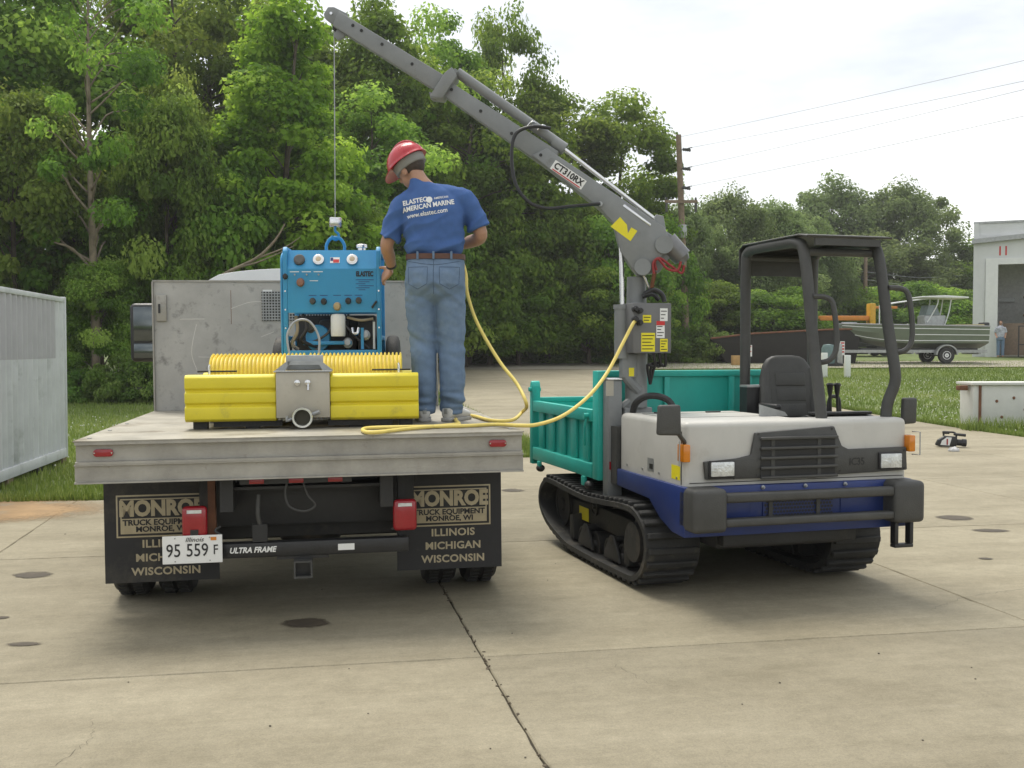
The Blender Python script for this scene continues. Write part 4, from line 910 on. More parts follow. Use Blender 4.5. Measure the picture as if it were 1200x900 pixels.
# front grille mask with lamps, slats and embossed lettering
FY = FS + .0995
def fp(u, v): p = cs(u, v, FY); return (p.x, p.z)
mask = [fp(823, 541), fp(862, 537), fp(878, 533), fp(883, 507), fp(975, 499), fp(984, 522), fp(992, 526), fp(1059, 523), fp(1060, 550), fp(985, 555), fp(880, 560), fp(825, 562)]
mk = MB().prism(mask, 'y', FS + .072, FS + .0985, .007, 2).obj('grille_mask', M_['dgrey'], CA)
a = fp(888, 511); b_ = fp(976, 553)
gx0, gx1, gz0, gz1 = a[0] + .004, b_[0] - .006, .745, a[1] - .012
MB().box(gx0, gx1, FS + .0695, FS + .0718, gz0, gz1).obj('grille_opening', M_['print'], mk)
for x in (.0, 1.0): 
    xx = gx0 + (gx1 - gx0) * (.16 + .62 * x); MB().box(xx - .012, xx + .012, FS + .066, FS + .0692, gz0, gz1).obj('grille_upright', M_['dgrey'], mk)
for k in range(5):
    z = gz0 + (gz1 - gz0) * k / 4; MB().box(gx0 - .01, gx1 + .01, FS + .045, FS + .0655, z - .009, z + .009, .006).obj('grille_slat', M_['dgrey'], mk)
for (u0, v0, u1, v1) in ((829, 541, 856, 557), (1027, 531, 1051, 547)):
    p, q = fp(u0, v0), fp(u1, v1)
    lp = MB().box(p[0] - .008, q[0] + .008, FS + .060, FS + .0715, q[1] - .008, p[1] + .008, .005).obj('headlight', M_['black'], mk); MB().box(p[0], q[0], FS + .048, FS + .0598, q[1], p[1], .006, 2).obj('lens', M_['lampglass'], lp)
p = fp(1001, 540); text('IC35', .062, M_['black'], mk, (p[0], FS + .0714, p[1] - .002), off=.001, sx=.9)
for u, v in ((829, 559), (857, 560), (886, 508), (972, 502), (1056, 527), (1056, 548), (884, 556), (981, 551)):
    p = fp(u, v); MB().cyl((p[0], FS + .0718, p[1]), (p[0], FS + .069, p[1]), .006, None, 8).obj('screw', M_['black'], mk)
# turn signals with wire guards
for x, s in ((.012, -1), (CW + .006, 1)):
    zc = .905 if s < 0 else .925
    t_ = MB().box(x - .022, x + .022, FS + .055, FS + .14, zc - .055, zc + .045, .006).obj('turn_signal', M_['amber'], CA)
    MB().tube([(x + s * .03, FS + .10, zc - .075), (x + s * .05, FS + .05, zc - .075), (x + s * .05, FS + .05, zc + .065), (x + s * .03, FS + .10, zc + .065)], .004, 6).obj('guard', M_['steel'], t_)
# mirrors
p = cs(783, 492, FS + .06); mr_ = MB().prism([(p.x - .072, p.z - .085), (p.x + .072, p.z - .09), (p.x + .066, p.z + .085), (p.x - .064, p.z + .085)], 'y', FS + .03, FS + .075, .014, 3).obj('mirror', M_['dgrey'], CA, 40)
MB().tube([(p.x + .06, FS + .06, p.z - .075), (.03, FS + .12, .955)], .013, 8).obj('mirror_arm', M_['dgrey'], mr_)
p = cs(1064, 480, 0); mr_ = MB().prism([(p.x - .05, p.z - .09), (p.x + .045, p.z - .085), (p.x + .05, p.z + .075), (p.x - .045, p.z + .075)], 'y', -.03, .015, .014, 3).obj('mirror', M_['dgrey'], CA, 40)
MB().tube([(p.x - .04, 0, p.z - .06), (CW - .03, .10, 1.04)], .013, 8).obj('mirror_arm', M_['dgrey'], mr_)
# stickers
def stick(parent, u0, v0, u1, v1, mat, x=None, s=None, name='sticker', th=.0012):
    if x is not None:
        a, c = cx_(u0, v0, x), cx_(u1, v1, x); return MB().box(x - th, x, min(a.y, c.y), max(a.y, c.y), min(a.z, c.z), max(a.z, c.z)).obj(name, mat, parent)
    a, c = cs(u0, v0, s), cs(u1, v1, s); return MB().box(min(a.x, c.x), max(a.x, c.x), s - th, s, min(a.z, c.z), max(a.z, c.z)).obj(name, mat, parent)
stick(body, 787, 544, 797, 563, M_['stick'], .0188); stick(body, 759, 536, 766, 553, M_['steel'], .0188, name='fuel_latch'); stick(body, 761, 543, 765, 550, M_['black'], .0172, name='latch_slot')
# things fixed on the hood: hose arch
MB().tube([(.10, .86, 1.04), (.10, .80, 1.14), (.17, .73, 1.19), (.27, .66, 1.16), (.31, .60, 1.04)], .022, 10, 6).obj('hydraulic_hose', M_['black'], CA)
MB().prism([(.70, 1.0755), (.90, 1.0755), (.88, 1.10), (.70, 1.15)], 'y', .26, .265).obj('bent_plate', M_['steel'], CA)
# ---- operator station
seat = MB()
def cushion(b, pts, th):  # quilted back
    pass
def rrect(cx, cy, cz, rx, ry, n=28, sq=4.0):
    out = []
    for k in range(n):
        a = 2 * math.pi * k / n; c_, s_ = math.cos(a), math.sin(a); out.append(Vector((cx + rx * math.copysign(abs(c_) ** (2 / sq), c_), cy + ry * math.copysign(abs(s_) ** (2 / sq), s_), cz)))
    return out
sb = MB().rings([rrect(1.205, yy, zz, rx, ry) for yy, zz, rx, ry in ((.76, .935, .15, .03), (.76, .96, .185, .045), (.765, 1.05, .205, .052), (.775, 1.18, .208, .052), (.79, 1.30, .195, .048), (.80, 1.38, .172, .042), (.805, 1.425, .14, .034), (.807, 1.445, .10, .024), (.808, 1.45, .05, .012))]).obj('seat_back', M_['dgrey'], CA, 60)
for k in range(3): MB().box(1.09, 1.32, -.010, .010, -.046, .046, .010, 3, M=Matrix.Translation((0, .721 + k * .011, 1.08 + k * .104)) @ Matrix.Rotation(R(-6), 4, 'X')).obj('back_pad', M_['dgrey'], sb)
for s in (-1, 1): MB().tube([(1.205 + s * .17, .725, .98), (1.205 + s * .185, .745, 1.15), (1.205 + s * .165, .785, 1.36)], [.03, .040, .028], 10, 4).obj('side_bolster', M_['dgrey'], sb)
MB().box(1.0, 1.40, .34, .73, .93, 1.03, .03, 3).obj('seat_cushion', M_['dgrey'], CA, 50)
MB().box(1.04, 1.36, .38, .70, .741, .929).obj('seat_base', M_['black'], CA)
MB().box(.945, .99, .48, .72, 1.10, 1.135, .014, 3).obj('armrest', M_['black'], CA)
MB().tube([(.965, .70, 1.10), (.99, .74, 1.02)], .014, 8).obj('armrest_post', M_['black'], CA)
for k in range(2):
    x = 1.37 + k * .055; l_ = MB().tube([(x, .55, .75), (x, .51, 1.0), (x - .012, .50, 1.20)], .010, 8, 3).obj('control_lever', M_['black'], CA)
    MB().lathe([(.010, 0), (.016, .03), (.020, .065), (.026, .08), (.018, .09), (0, .09)], (x - .012, .50, 1.18), (0, 0, 1), 12).obj('grip', M_['black'], l_)
MB().tube([(1.41, .60, 1.03), (1.42, .60, 1.155), (1.46, .60, 1.175), (1.495, .60, 1.14), (1.50, .60, .94)], .013, 8, 5).obj('grab_rail', M_['black'], CA)
MB().box(.90, 1.10, .78, .878, .7405, 1.235).obj('battery_box', M_['black'], CA); MB().box(.90, 1.10, .775, .882, 1.236, 1.25).obj('box_lid', M_['steel'], CA)
# ROPS frame and canopy
def post(P, r=.036, name='canopy_post'): return MB().tube(P, r, 10, 4).obj(name, M_['dgrey'], CA, 50)
XL, XR = .965, CW - .02
def hp(u, v, x): p = cx_(u, v, x); return (x, p.y, p.z)
zt = 2.17
post([(XL, .925, .74), (XL, .925, 1.5), (XL, .925, 2.06), (XL, .89, zt - .02), (XL, .77, zt), (XL, .45, zt), (XL, .28, zt - .01), (XL + .01, .205, 2.08), (XL + .015, .12, 1.6), (XL + .02, .03, 1.15), (XL + .02, .01, 1.0)])
post([(XR, .925, .74), (XR, .925, 1.5), (XR, .925, 2.06), (XR, .89, zt - .02), (XR, .77, zt), (XR, .45, zt), (XR, .26, zt - .01), (XR, .17, 2.06), (XR + .01, .09, 1.65), (XR + .02, .03, 1.38), (XR + .015, .02, 1.28), (XR - .03, .03, 1.15), (XR - .04, .03, 1.0)])
for y, z in ((.925, 2.12), (.21, 2.10)): MB().cyl((XL, y, z), (XR, y, z), .024, None, 10).obj('canopy_crossbar', M_['dgrey'], CA)
cn = MB(); cn.prism([(.10, zt + .024), (.20, zt + .040), (.91, zt + .038), (.96, zt + .01), (.96, zt - .0), (.91, zt + .026), (.20, zt + .028), (.11, zt + .010)], 'x', XL - .035, XR + .05, .004, 1); cn.obj('canopy', M_['dgrey'], CA, 30)
MB().box(XL - .03, XR + .04, .9605, .972, zt - .17, zt + .008).obj('canopy_visor', M_['dgrey'], CA)
MB().box(XL + .03, XR - .03, .115, .13, zt - .035, zt + .009).obj('canopy_front_lip', M_['dgrey'], CA)
for x, y, z in ((XL + .015, .15, 1.62), (XR + .012, .12, 1.68)):
    MB().tube([(x + .01, y - .02, z + .20), (x + .09, y - .05, z + .19), (x + .125, y - .07, z + .13), (x + .135, y - .09, z - .10), (x + .09, y - .09, z - .19), (x + .02, y - .06, z - .21)], .017, 8, 4).obj('grab_handle', M_['dgrey'], CA)
# ---- tracks
loop = [(.62, .052), (1.55, .052), (1.86, .09), (2.16, .17), (2.31, .28), (2.30, .39), (2.20, .465), (2.05, .49), (1.3, .462), (.62, .50), (.42, .485), (.28, .40), (.24, .28), (.29, .16), (.41, .075)]
def smooth_loop(P, n):
    P = [Vector((0, a, c)) for a, c in P]; Q = []
    for i in range(len(P)):
        a, b0, c, d = P[i - 1], P[i], P[(i + 1) % len(P)], P[(i + 2) % len(P)]
        for k in range(12):
            t = k / 12; Q.append(.5 * ((2 * b0) + (c - a) * t + (2 * a - 5 * b0 + 4 * c - d) * t * t + (3 * b0 - a - 3 * c + d) * t ** 3))
    L_ = [0]
    for i in range(len(Q)): L_.append(L_[-1] + (Q[(i + 1) % len(Q)] - Q[i]).length)
    out = []; j = 0
    for k in range(n):
        s_ = L_[-1] * k / n
        while L_[j + 1] < s_: j += 1
        t = (s_ - L_[j]) / (L_[j + 1] - L_[j]); p = Q[j].lerp(Q[(j + 1) % len(Q)], t); d = (Q[(j + 1) % len(Q)] - Q[j]).normalized(); out.append((p, d))
    return out
LP = smooth_loop(loop, 112)
lug = MB(); lug.box(-.168, .168, -.020, .020, -.002, .026, .006, 1); lugm = lug.mesh('lug'); lugm.materials.append(M_['rubber'])
lug2 = MB(); lug2.box(-.02, .02, -.02, .02, -.05, -.002, .008, 1); lugi = lug2.mesh('guide'); lugi.materials.append(M_['rubber'])
for side, xc in ((0, .105), (1, 1.385)):
    o_ = [p + Vector((0, d.z, -d.y)) * -.0 for p, d in LP]
    rg_ = []
    for p, d in LP:
        nrm_ = Vector((0, -d.z, d.y)) * -1          # outward for this winding
        rg_.append([p + nrm_ * .012 + Vector((xc - .18, 0, 0)), p + nrm_ * .012 + Vector((xc + .18, 0, 0)), p - nrm_ * .022 + Vector((xc + .18, 0, 0)), p - nrm_ * .022 + Vector((xc - .18, 0, 0))])
    belt = MB().rings(rg_, closed=True).obj('track_belt', M_['rubber'], CA, 35)
    for k, (p, d) in enumerate(LP):
        nrm_ = Vector((0, -d.z, d.y)) * -1; 
        if k % 2 == 0:
            X = Vector((1, 0, 0)); Rm = Matrix((X, nrm_.cross(X) * 1, nrm_)).transposed().to_4x4()
            inst('lug', lugm, belt, Matrix.Translation(p + nrm_ * .012 + Vector((xc, 0, 0))) @ Rm)
    xo = xc - .02; xs_ = (xc - .13, xc + .13)
    def disc(name, y, z, r, w2, m=M_['under'], hub=True):
        q = MB().lathe([(0, -w2 - .012), (r * .3, -w2 - .012), (r * .34, -w2 + .004), (r * .78, -w2 + .010), (r * .84, -w2), (r, -w2), (r, w2), (r * .84, w2), (r * .78, w2 - .01), (r * .34, w2 - .004), (r * .3, w2 + .012), (0, w2 + .012)], (xc, y, z), (1, 0, 0), 28).obj(name, m, CA, 35); return q
    disc('drive_sprocket', .50, .285, .185, .07); disc('idler_wheel', 2.07, .30, .165, .07)
    disc('carrier_roller', 1.42, .375, .065, .06)
    for y in (.80, 1.04, 1.30, 1.55): disc('track_roller', y, .125, .092, .095)
    MB().prism([(.55, .22), (2.0, .24), (2.0, .36), (1.2, .38), (.55, .37)], 'x', xc - .045, xc + .045, .01, 2).obj('track_frame', M_['under'], CA)
    for y in (.92, 1.42):
        MB().prism([(y - .15, .09), (y + .15, .09), (y + .11, .16), (y + .03, .255), (y - .03, .255), (y - .11, .16)], 'x', xc - .128, xc - .108, .008, 2).obj('bogie_plate', M_['under'], CA)
        MB().prism([(y - .15, .09), (y + .15, .09), (y + .11, .16), (y + .03, .255), (y - .03, .255), (y - .11, .16)], 'x', xc + .108, xc + .128, .008, 2).obj('bogie_plate', M_['under'], CA)
        MB().cyl((xc - .13, y, .225), (xc + .13, y, .225), .025, None, 10).obj('bogie_pin', M_['under'], CA)
    for y in (.68, 1.72): MB().prism([(y - .045, .10), (y + .045, .10), (y + .05, .27), (y - .03, .29)], 'x', xc - .12, xc + .12, .012, 2).obj('guide_bracket', M_['under'], CA)
    MB().lathe([(.0, 0), (.12, 0), (.125, .01), (.125, .05), (0, .055)], (xc + (-.105 if side == 0 else .105), .50, .285), (-1 if side == 0 else 1, 0, 0), 28).obj('final_drive', M_['under'], CA)
MB().box(.33, CW - .33, .9, 1.9, .26, .42, .01).obj('undercarriage', M_['under'], CA)
stick(CA, 679, 592, 690, 612, M_['stick'], .055, name='track_label')
# ---- dump box
G = M_['green']
db = MB(); db.box(.03, CW - .03, 1.22, 2.62, .60, .635); box_ = db.obj('dump_floor', G, CA)
hd = MB(); hd.box(-.005, CW + .005, 1.205, 1.235, .6355, 1.30); hd.obj('dump_headboard', G, CA)
MB().box(-.015, CW + .015, 1.175, 1.245, 1.301, 1.345, .008).obj('headboard_rail', G, CA)
for x in (.33, .50, 1.0, 1.14, 1.38): MB().box(x - .022, x + .022, 1.178, 1.2045, .64, 1.30, .004).obj('headboard_rib', G, CA)
for s, x in ((-1, .005), (1, CW - .005)):
    x0, x1 = (x - .02, x + .012) if s < 0 else (x - .012, x + .02)
    sp = MB().box(min(x, x - s * .014), max(x, x - s * .014), 1.26, 2.56, .66, 1.07).obj('side_gate', G, CA)
    MB().box(x + s * .001 if s > 0 else x - .05, x + .05 if s > 0 else x - .001, 1.24, 2.58, .99, 1.075, .006).obj('gate_top_rail', G, sp)
    MB().box(x + .001 if s > 0 else x - .05, x + .05 if s > 0 else x - .001, 1.24, 2.58, .60, .70, .006).obj('gate_bottom_rail', G, sp)
    for k in range(5): MB().box(x + .001 if s > 0 else x - .024, x + .024 if s > 0 else x - .001, 1.37 + k * .255, 1.48 + k * .255, .7005, .9895, .006).obj('gate_rib', G, sp)
    # corner posts
    MB().box(x - .055 if s < 0 else x - .01, x + .01 if s < 0 else x + .055, 1.10, 1.2035, .60, 1.345, .006).obj('front_post', G, CA)
    pp = MB().prism([(2.585, .56), (2.655, .56), (2.655, 1.19), (2.64, 1.225), (2.62, 1.235), (2.60, 1.225), (2.585, 1.19)], 'x', x - .05 if s < 0 else x - .02, x + .02 if s < 0 else x + .05, .006, 2).obj('rear_post', G, CA)
    MB().cyl((x - .07 if s < 0 else x - .03, 2.62, 1.165), (x + .03 if s < 0 else x + .07, 2.62, 1.165), .018, None, 10).obj('hinge_pin', G, pp)
    for y in (1.38, 2.40): MB().box(x + s * .05 - .012, x + s * .05 + .012, y - .03, y + .03, .535, .60, .004).obj('gate_hinge', G, sp)
    lt = MB().tube([(x + s * .06, 1.30, 1.03), (x + s * .075, 1.30, .95), (x + s * .06, 1.34, .82)], .008, 8, 3).obj('gate_latch', G, sp)
    MB().cyl((x + s * .05, 1.30, 1.03), (x + s * .085, 1.30, 1.03), .02, None, 10).obj('latch_boss', G, sp)
    for y in (1.30, 2.4): MB().ell((x + s * .04, y, .545), .035, .045, .03, 10, 6).obj('rubber_stop', M_['under'], CA)
MB().box(.02, CW - .02, 2.60, 2.62, .6355, 1.06).obj('tailgate', G, CA)
MB().box(.02, CW - .02, 2.595, 2.66, 1.061, 1.10, .006).obj('tailgate_rail', G, CA)
for k in range(2): MB().box(.42 + k * .62, .52 + k * .62, 1.05, 2.5, .43, .5995).obj('box_runner', M_['under'], CA)
# ---- crane: support post, column, cylinder, control box, boom
CRM = M_['crane']
MB().box(-.02, .08, .985, 1.085, .50, 1.285, .006).obj('outrigger_post', CRM, CA)
MB().box(-.03, .09, .975, 1.0945, 1.286, 1.30, .003).obj('outrigger_cap', M_['chrome'], CA)
stick(CA, 710, 446, 719, 464, M_['beige'], s=.9845, name='worn_label'); stick(CA, 714, 541, 724, 550, M_['red'], s=.9845, name='reflector')
colx, coly = .20, 1.03
cbase = MB().box(colx - .10, colx + .10, coly - .05, coly + .12, .58, 1.10, .01).obj('crane_base', CRM, CA)
cl_ = MB(); cl_.lathe([(.075, 1.10), (.075, 1.64), (.085, 1.645), (.085, 1.665), (.07, 1.67), (.065, 1.98)], (colx, coly, 0), (0, 0, 1), 20); cl_.obj('crane_column', CRM, CA)
MB().tube([(colx - .10, coly, 1.10), (colx - .04, coly - .02, 1.15)], .03, 8).obj('base_gusset', CRM, CA)
def wp(u, v, Y): return MCi @ aty(u, v, Y)
YB = 7.16
# boom head yoke, cylinder on the left of the column
p0, p1 = wp(729, 420, YB), wp(729, 357, YB); lc = MB().cyl(p0, p1, .052, None, 16).obj('lift_cylinder', CRM, CA)
MB().cyl(p1, wp(728, 283, YB), .017, None, 12).obj('lift_rod', M_['chrome'], CA); MB().cyl(p1, p1 + Vector((0, 0, -.03)), .058, None, 16).obj('gland_nut', CRM, lc)
q = wp(737, 425, YB); MB().box(q.x - .06, q.x + .045, q.y - .03, q.y + .03, q.z - .10, q.z + .06, .006).obj('swing_motor', CRM, CA)
stick(CA, 737, 431, 743, 441, M_['stick'], s=q.y - .0305)
qa, qb = wp(732, 425, YB), wp(740, 455, YB); MB().tube([qa, (qa + qb) / 2 + Vector((-.02, 0, 0)), qb + Vector((.05, .0, -.02))], .035, 10, 3).obj('swing_link', CRM, CA)
# control box
a, c = wp(740, 355, 7.02), wp(788, 414, 7.02); bx0, bx1, bz0, bz1 = a.x, c.x + .015, c.z, a.z; by = a.y - .03
cbx = MB().box(bx0, bx1, by, by + .16, bz0, bz1, .008).obj('control_box', pm('control_box_grey', (.15, .15, .15), .5, 0, .08), CA)
def lab(u0, v0, u1, v1, m, nm='label'):
    a, c = wp(u0, v0, 7.0), wp(u1, v1, 7.0); return MB().box(a.x, c.x, by - .0022, by - .0005, c.z, a.z).obj(nm, m, cbx)
l1 = lab(754, 369, 765, 378, M_['stick']); l2 = lab(752, 390, 770, 412, M_['stick']); l3 = lab(777, 361, 787, 376, M_['wprint']); l4 = lab(772, 376, 783, 396, M_['wprint']); l5 = lab(777, 397, 787, 412, M_['stick'])
for l_, rows in ((l1, 2), (l2, 5), (l3, 3), (l4, 5), (l5, 4)):
    me = l_.data; xs_ = [v.co.x for v in me.vertices]; zs_ = [v.co.z for v in me.vertices]; x0, x1, z0, z1 = min(xs_), max(xs_), min(zs_), max(zs_)
    t_ = MB()
    for k in range(rows):
        z = z1 - (z1 - z0) * (k + .8) / (rows + .6); t_.box(x0 + .006, x1 - .006 - .01 * ((k * 7) % 3), by - .0032, by - .0026, z - .0028, z + .0028)
    t_.obj('print_lines', M_['print'], l_)
me = l4.data; a, c = wp(772, 376, 7.0), wp(783, 381, 7.0); MB().box(a.x, c.x, by - .0042, by - .0034, c.z, a.z).obj('danger_strip', M_['rprint'], l4)
for u, v in ((744, 362), (750, 364), (744, 374), (750, 378)): p = wp(u, v, 6.98); MB().lathe([(.02, 0), (.02, .03), (.014, .035), (.014, .05)], (p.x, by, p.z), (0, -1, 0), 10).obj('coupling', M_['black'], cbx)
for k in range(3):
    a = wp(766 + k * 7, 414, 7.05); e = wp(762 + k * 5, 428 - k, 7.1); MB().tube([a, (a + e) / 2 + Vector((.02, 0, -.05)), e + Vector((-.02, 0, 0)), wp(762, 450, 7.15)], .010, 8, 5).obj('control_hose', M_['black'], CA)
# boom in its own plane, from the column head to above the power pack
WB = MCi @ Vector((EYE.x, EYE.y, 0)); yb_ = EYE.y
def bp(u, v): # a point in the vertical plane through the column and the hook
    t = (u - 387) / (752 - 387); return wp(u, v, yb_ + (YB - yb_) * min(max(t, -.1), 1.2))
bplane_d = (bp(752, 300) - bp(387, 300)); bplane_d.z = 0; bn = Vector((-bplane_d.y, bplane_d.x, 0)).normalized()
def bplate(name, px, th, mat, off=0.0, bev=.006, parent=None):
    b = bmesh.new(); P = [bp(*q) for q in px]; n = len(P)
    v0 = [b.verts.new(p + bn * (off - th / 2)) for p in P]; v1 = [b.verts.new(p + bn * (off + th / 2)) for p in P]
    b.faces.new(v0[::-1]); b.faces.new(v1)
    for i in range(n): b.faces.new((v0[i], v0[(i + 1) % n], v1[(i + 1) % n], v1[i]))
    bmesh.ops.recalc_face_normals(b, faces=b.faces[:])
    if bev: bmesh.ops.bevel(b, geom=b.edges[:], offset=bev, segments=2, profile=.5, affect='EDGES', clamp_overlap=True)
    m = MB(); m._add(b); return m.obj(name, mat, parent or CA, 30)
b3 = bplate('boom_tip_section', [(391, 32), (398, 15), (523, 91), (514, 109)], .085, CRM)
b2 = bplate('boom_middle_section', [(513, 108), (526, 96), (655, 179), (641, 198)], .095, CRM)
b1 = bplate('boom_base_section', [(624, 184), (641, 176), (778, 268), (784, 285), (775, 300), (757, 322), (742, 318), (727, 296), (718, 262), (703, 246)], .15, CRM)
bplate('boom_head', [(380, 17), (385, 9), (392, 9), (408, 17), (401, 36), (386, 26), (381, 22)], .04, CRM, 0)
bplate('boom_flange', [(505, 116), (523, 88), (531, 82), (537, 92), (520, 118)], .16, CRM)
bplate('tip_fork', [(391, 42), (397, 32), (406, 38), (404, 44), (396, 48)], .03, CRM); bplate('flange_lug', [(503, 108), (513, 112), (511, 118), (505, 117)], .05, CRM)
MB().cyl(bp(389, 17) - bn * .03, bp(389, 17) + bn * .03, .010, None, 10).obj('tip_pin', M_['chrome'], CA)
for u, v, par in ((415, 32, b3), (425, 38, b3), (449, 54, b3), (484, 77, b3), (530, 107, b2), (564, 132, b2), (600, 158, b2), (634, 184, b1)):
    MB().cyl(bp(u, v) - bn * (.046 if par is b3 else .051 if par is b2 else .078), bp(u, v) - bn * .03, .011, None, 10).obj('pin_hole', M_['print'], par)
# extension cylinder on top of the boom
ec = MB().cyl(bp(536, 85), bp(660, 172), .034, None, 14).obj('extension_cylinder', CRM, CA); MB().cyl(bp(648, 166), bp(662, 175), .042, None, 14).obj('cylinder_gland', CRM, ec)
MB().cyl(bp(660, 174), bp(770, 259), .014, None, 12).obj('extension_rod', M_['chrome'], CA)
MB().cyl(bp(534, 86) - bn * .06, bp(534, 86) + bn * .06, .018, None, 10).obj('cylinder_pin', CRM, CA)
bplate('rod_bracket', [(762, 268), (768, 252), (777, 254), (780, 272), (770, 282)], .09, CRM)
MB().cyl(bp(737, 250) - bn * .01 , bp(760, 268), .012, None, 10).obj('wear_strip', M_['chrome'], CA) if False else None
st_ = bplate('wear_strip', [(729, 243), (731, 241), (762, 264), (761, 267)], .155, M_['chrome'], 0, .001, b1)
# model lettering
a, c = bp(648, 194), bp(684, 222); mid = (bp(646, 197) + bp(684, 219)) / 2; dr_ = (bp(684, 219) - bp(646, 193)).normalized(); upv = (-bn).cross(dr_) * -1
upv = dr_.cross(-bn).normalized() * -1; upv = upv if upv.z > 0 else -upv
Rm = Matrix((dr_, upv, dr_.cross(upv))).transposed().to_4x4()
lbm = Matrix.Translation(bp(666, 207) - bn * .0758) @ Rm
lb_ = MB().box(-.125, .125, -.034, .034, -.0005, .0005, M=lbm).obj('model_label', M_['wprint'], b1)
link('lettering', text_mesh('CT310RX', .058, off=.0018, sx=.94), M_['print'], b1, 0, Matrix.Translation(bp(666, 207) - bn * .0772 + upv * .004) @ Rm)
MB().box(-.11, .11, -.031, -.024, -.0005, .0005, M=Matrix.Translation(bp(666, 207) - bn * .0772) @ Rm).obj('label_line', M_['rprint'], b1)
# yellow warning label near the knuckle
wl_ = bplate('warning_label', [(715, 267), (726, 256), (734, 265), (735, 275), (739, 268), (746, 272), (738, 284)], .002, M_['stick'], -.0765, 0, b1)
# knuckle, winch motor with red hoses
bplate('knuckle_plate', [(757, 322), (760, 290), (778, 270), (790, 278), (786, 300), (772, 320)], .06, CRM)
MB().cyl(bp(752, 314) - bn * .10, bp(752, 314) + bn * .10, .055, None, 20).obj('pivot_pin', CRM, CA)
wn_ = MB(); wn_.cyl(bp(781, 283), bp(800, 302), .075, .065, 18); wn_.cyl(bp(800, 302), bp(804, 306), .05, .03, 14); wn_.obj('winch_motor', pm('winch_grey', (.2, .2, .2), .35, .5), CA)
MB().cyl(bp(777, 288) - bn * .09, bp(777, 288) + bn * .09, .06, None, 18).obj('winch_drum', CRM, CA)
RH = pm('red_cable', (.27, .025, .025), .5)
for k, P in enumerate((((768, 318), (766, 308), (772, 304), (785, 313), (797, 321), (800, 312)), ((765, 322), (764, 310), (770, 305), (780, 316), (792, 318), (796, 308)))):
    MB().tube([bp(*q) - bn * (.09 + .012 * k) for q in P], .009, 7, 5).obj('power_cable', RH, CA)
MB().tube([bp(766, 320) - bn * .09, bp(764, 332) - bn * .05, bp(763, 345)], .014, 8, 3).obj('power_cable', M_['rust'], CA)
for P in (((755, 345), (765, 340), (775, 345), (778, 354)), ((752, 348), (764, 345), (772, 352))): MB().tube([bp(*q) - bn * .04 for q in P], .016, 8, 4).obj('hydraulic_hose', M_['black'], CA)
MB().cyl(bp(752, 318) + bn * .0, bp(764, 345) + bn * .02, .010, None, 8).obj('steel_line', M_['chrome'], CA)
# hanging hydraulic hose below the boom
MB().tube([bp(u, v) - bn * o_ for u, v, o_ in ((645, 152, .05), (625, 152, .10), (607, 160, .13), (601, 180, .14), (604, 215, .14), (618, 238, .14), (640, 247, .13), (672, 244, .11), (703, 241, .09))], .012, 8, 6).obj('boom_hose', M_['black'], CA)
MB().cyl(bp(703, 241) - bn * .095, bp(703, 241) - bn * .07, .016, None, 8).obj('hose_fitting', M_['steel'], CA)
for u, v in ((618, 150), (630, 154)): MB().tube([bp(u, v) - bn * .045, bp(u + 6, v - 6) - bn * .045, bp(u + 12, v - 4)], .005, 6, 3).obj('hose_clip', M_['chrome'], CA)
MB().tube([bp(606, 133), bp(620, 140), bp(640, 155), bp(654, 167)], .010, 8, 4).obj('steel_line', CRM, CA)
# wire rope, hook block
tipw = MCi @ aty(387, 33, EYE.y); eyl = MCi @ EYE
tp = Vector((eyl.x, eyl.y, bp(388, 33).z)); MB().cyl(tp, eyl + Vector((0, 0, .14)), .004, None, 6).obj('wire_rope', M_['steel'], CA)
MB().lathe([(.0, -.012), (.03, -.012), (.035, -.014), (.035, .014), (.03, .012), (0, .012)], tp + Vector((.025, 0, .005)), bn, 16).obj('tip_sheave', M_['under'], CA)
hb_ = MB().box(eyl.x - .04, eyl.x + .04, eyl.y - .03, eyl.y + .03, eyl.z + .075, eyl.z + .135, .006).obj('hook_block', M_['chrome'], CA)
MB().tube([eyl + Vector(q) for q in ((0, 0, .075), (0, 0, .045), (.022, 0, .025), (.02, 0, -.004), (0, 0, -.014), (-.02, 0, -.002), (-.018, 0, .012))], .0085, 8, 4).obj('hook', M_['blue'], hb_)

# white rags left on the hood
for k, (u, v, s_) in enumerate(((857, 475, .075), (921, 479, .085))):
    p = MC @ Vector((cs(u, v, .62 - .38 * k).x, .62 - .38 * k, 0)); mb = MB(); g = random.Random(k)
    p = onz(u, v, 1.076)
    b = bmesh.new(); bmesh.ops.create_icosphere(b, subdivisions=3, radius=1)
    for v_ in b.verts: 
        f = 1 + .22 * math.sin(5 * v_.co.x + 3 * v_.co.y + k) * math.cos(4 * v_.co.y - 2 * v_.co.x); v_.co = Vector((v_.co.x * s_ * f * 1.2, v_.co.y * s_ * f, max(v_.co.z, -.15) * .028 * (1 + .5 * math.sin(9 * v_.co.x + 6 * v_.co.y))))
    mb._add(b); o = mb.obj('rag', pm('white_cotton', (.62, .62, .6), .9), None, 80); o.location = (p.x, p.y, 1.076 + .0045)
    tag(o, ('crumpled white rag on the grey hood behind the crane side' if k == 0 else 'crumpled white rag on the hood in front of the seat'), 'rag')

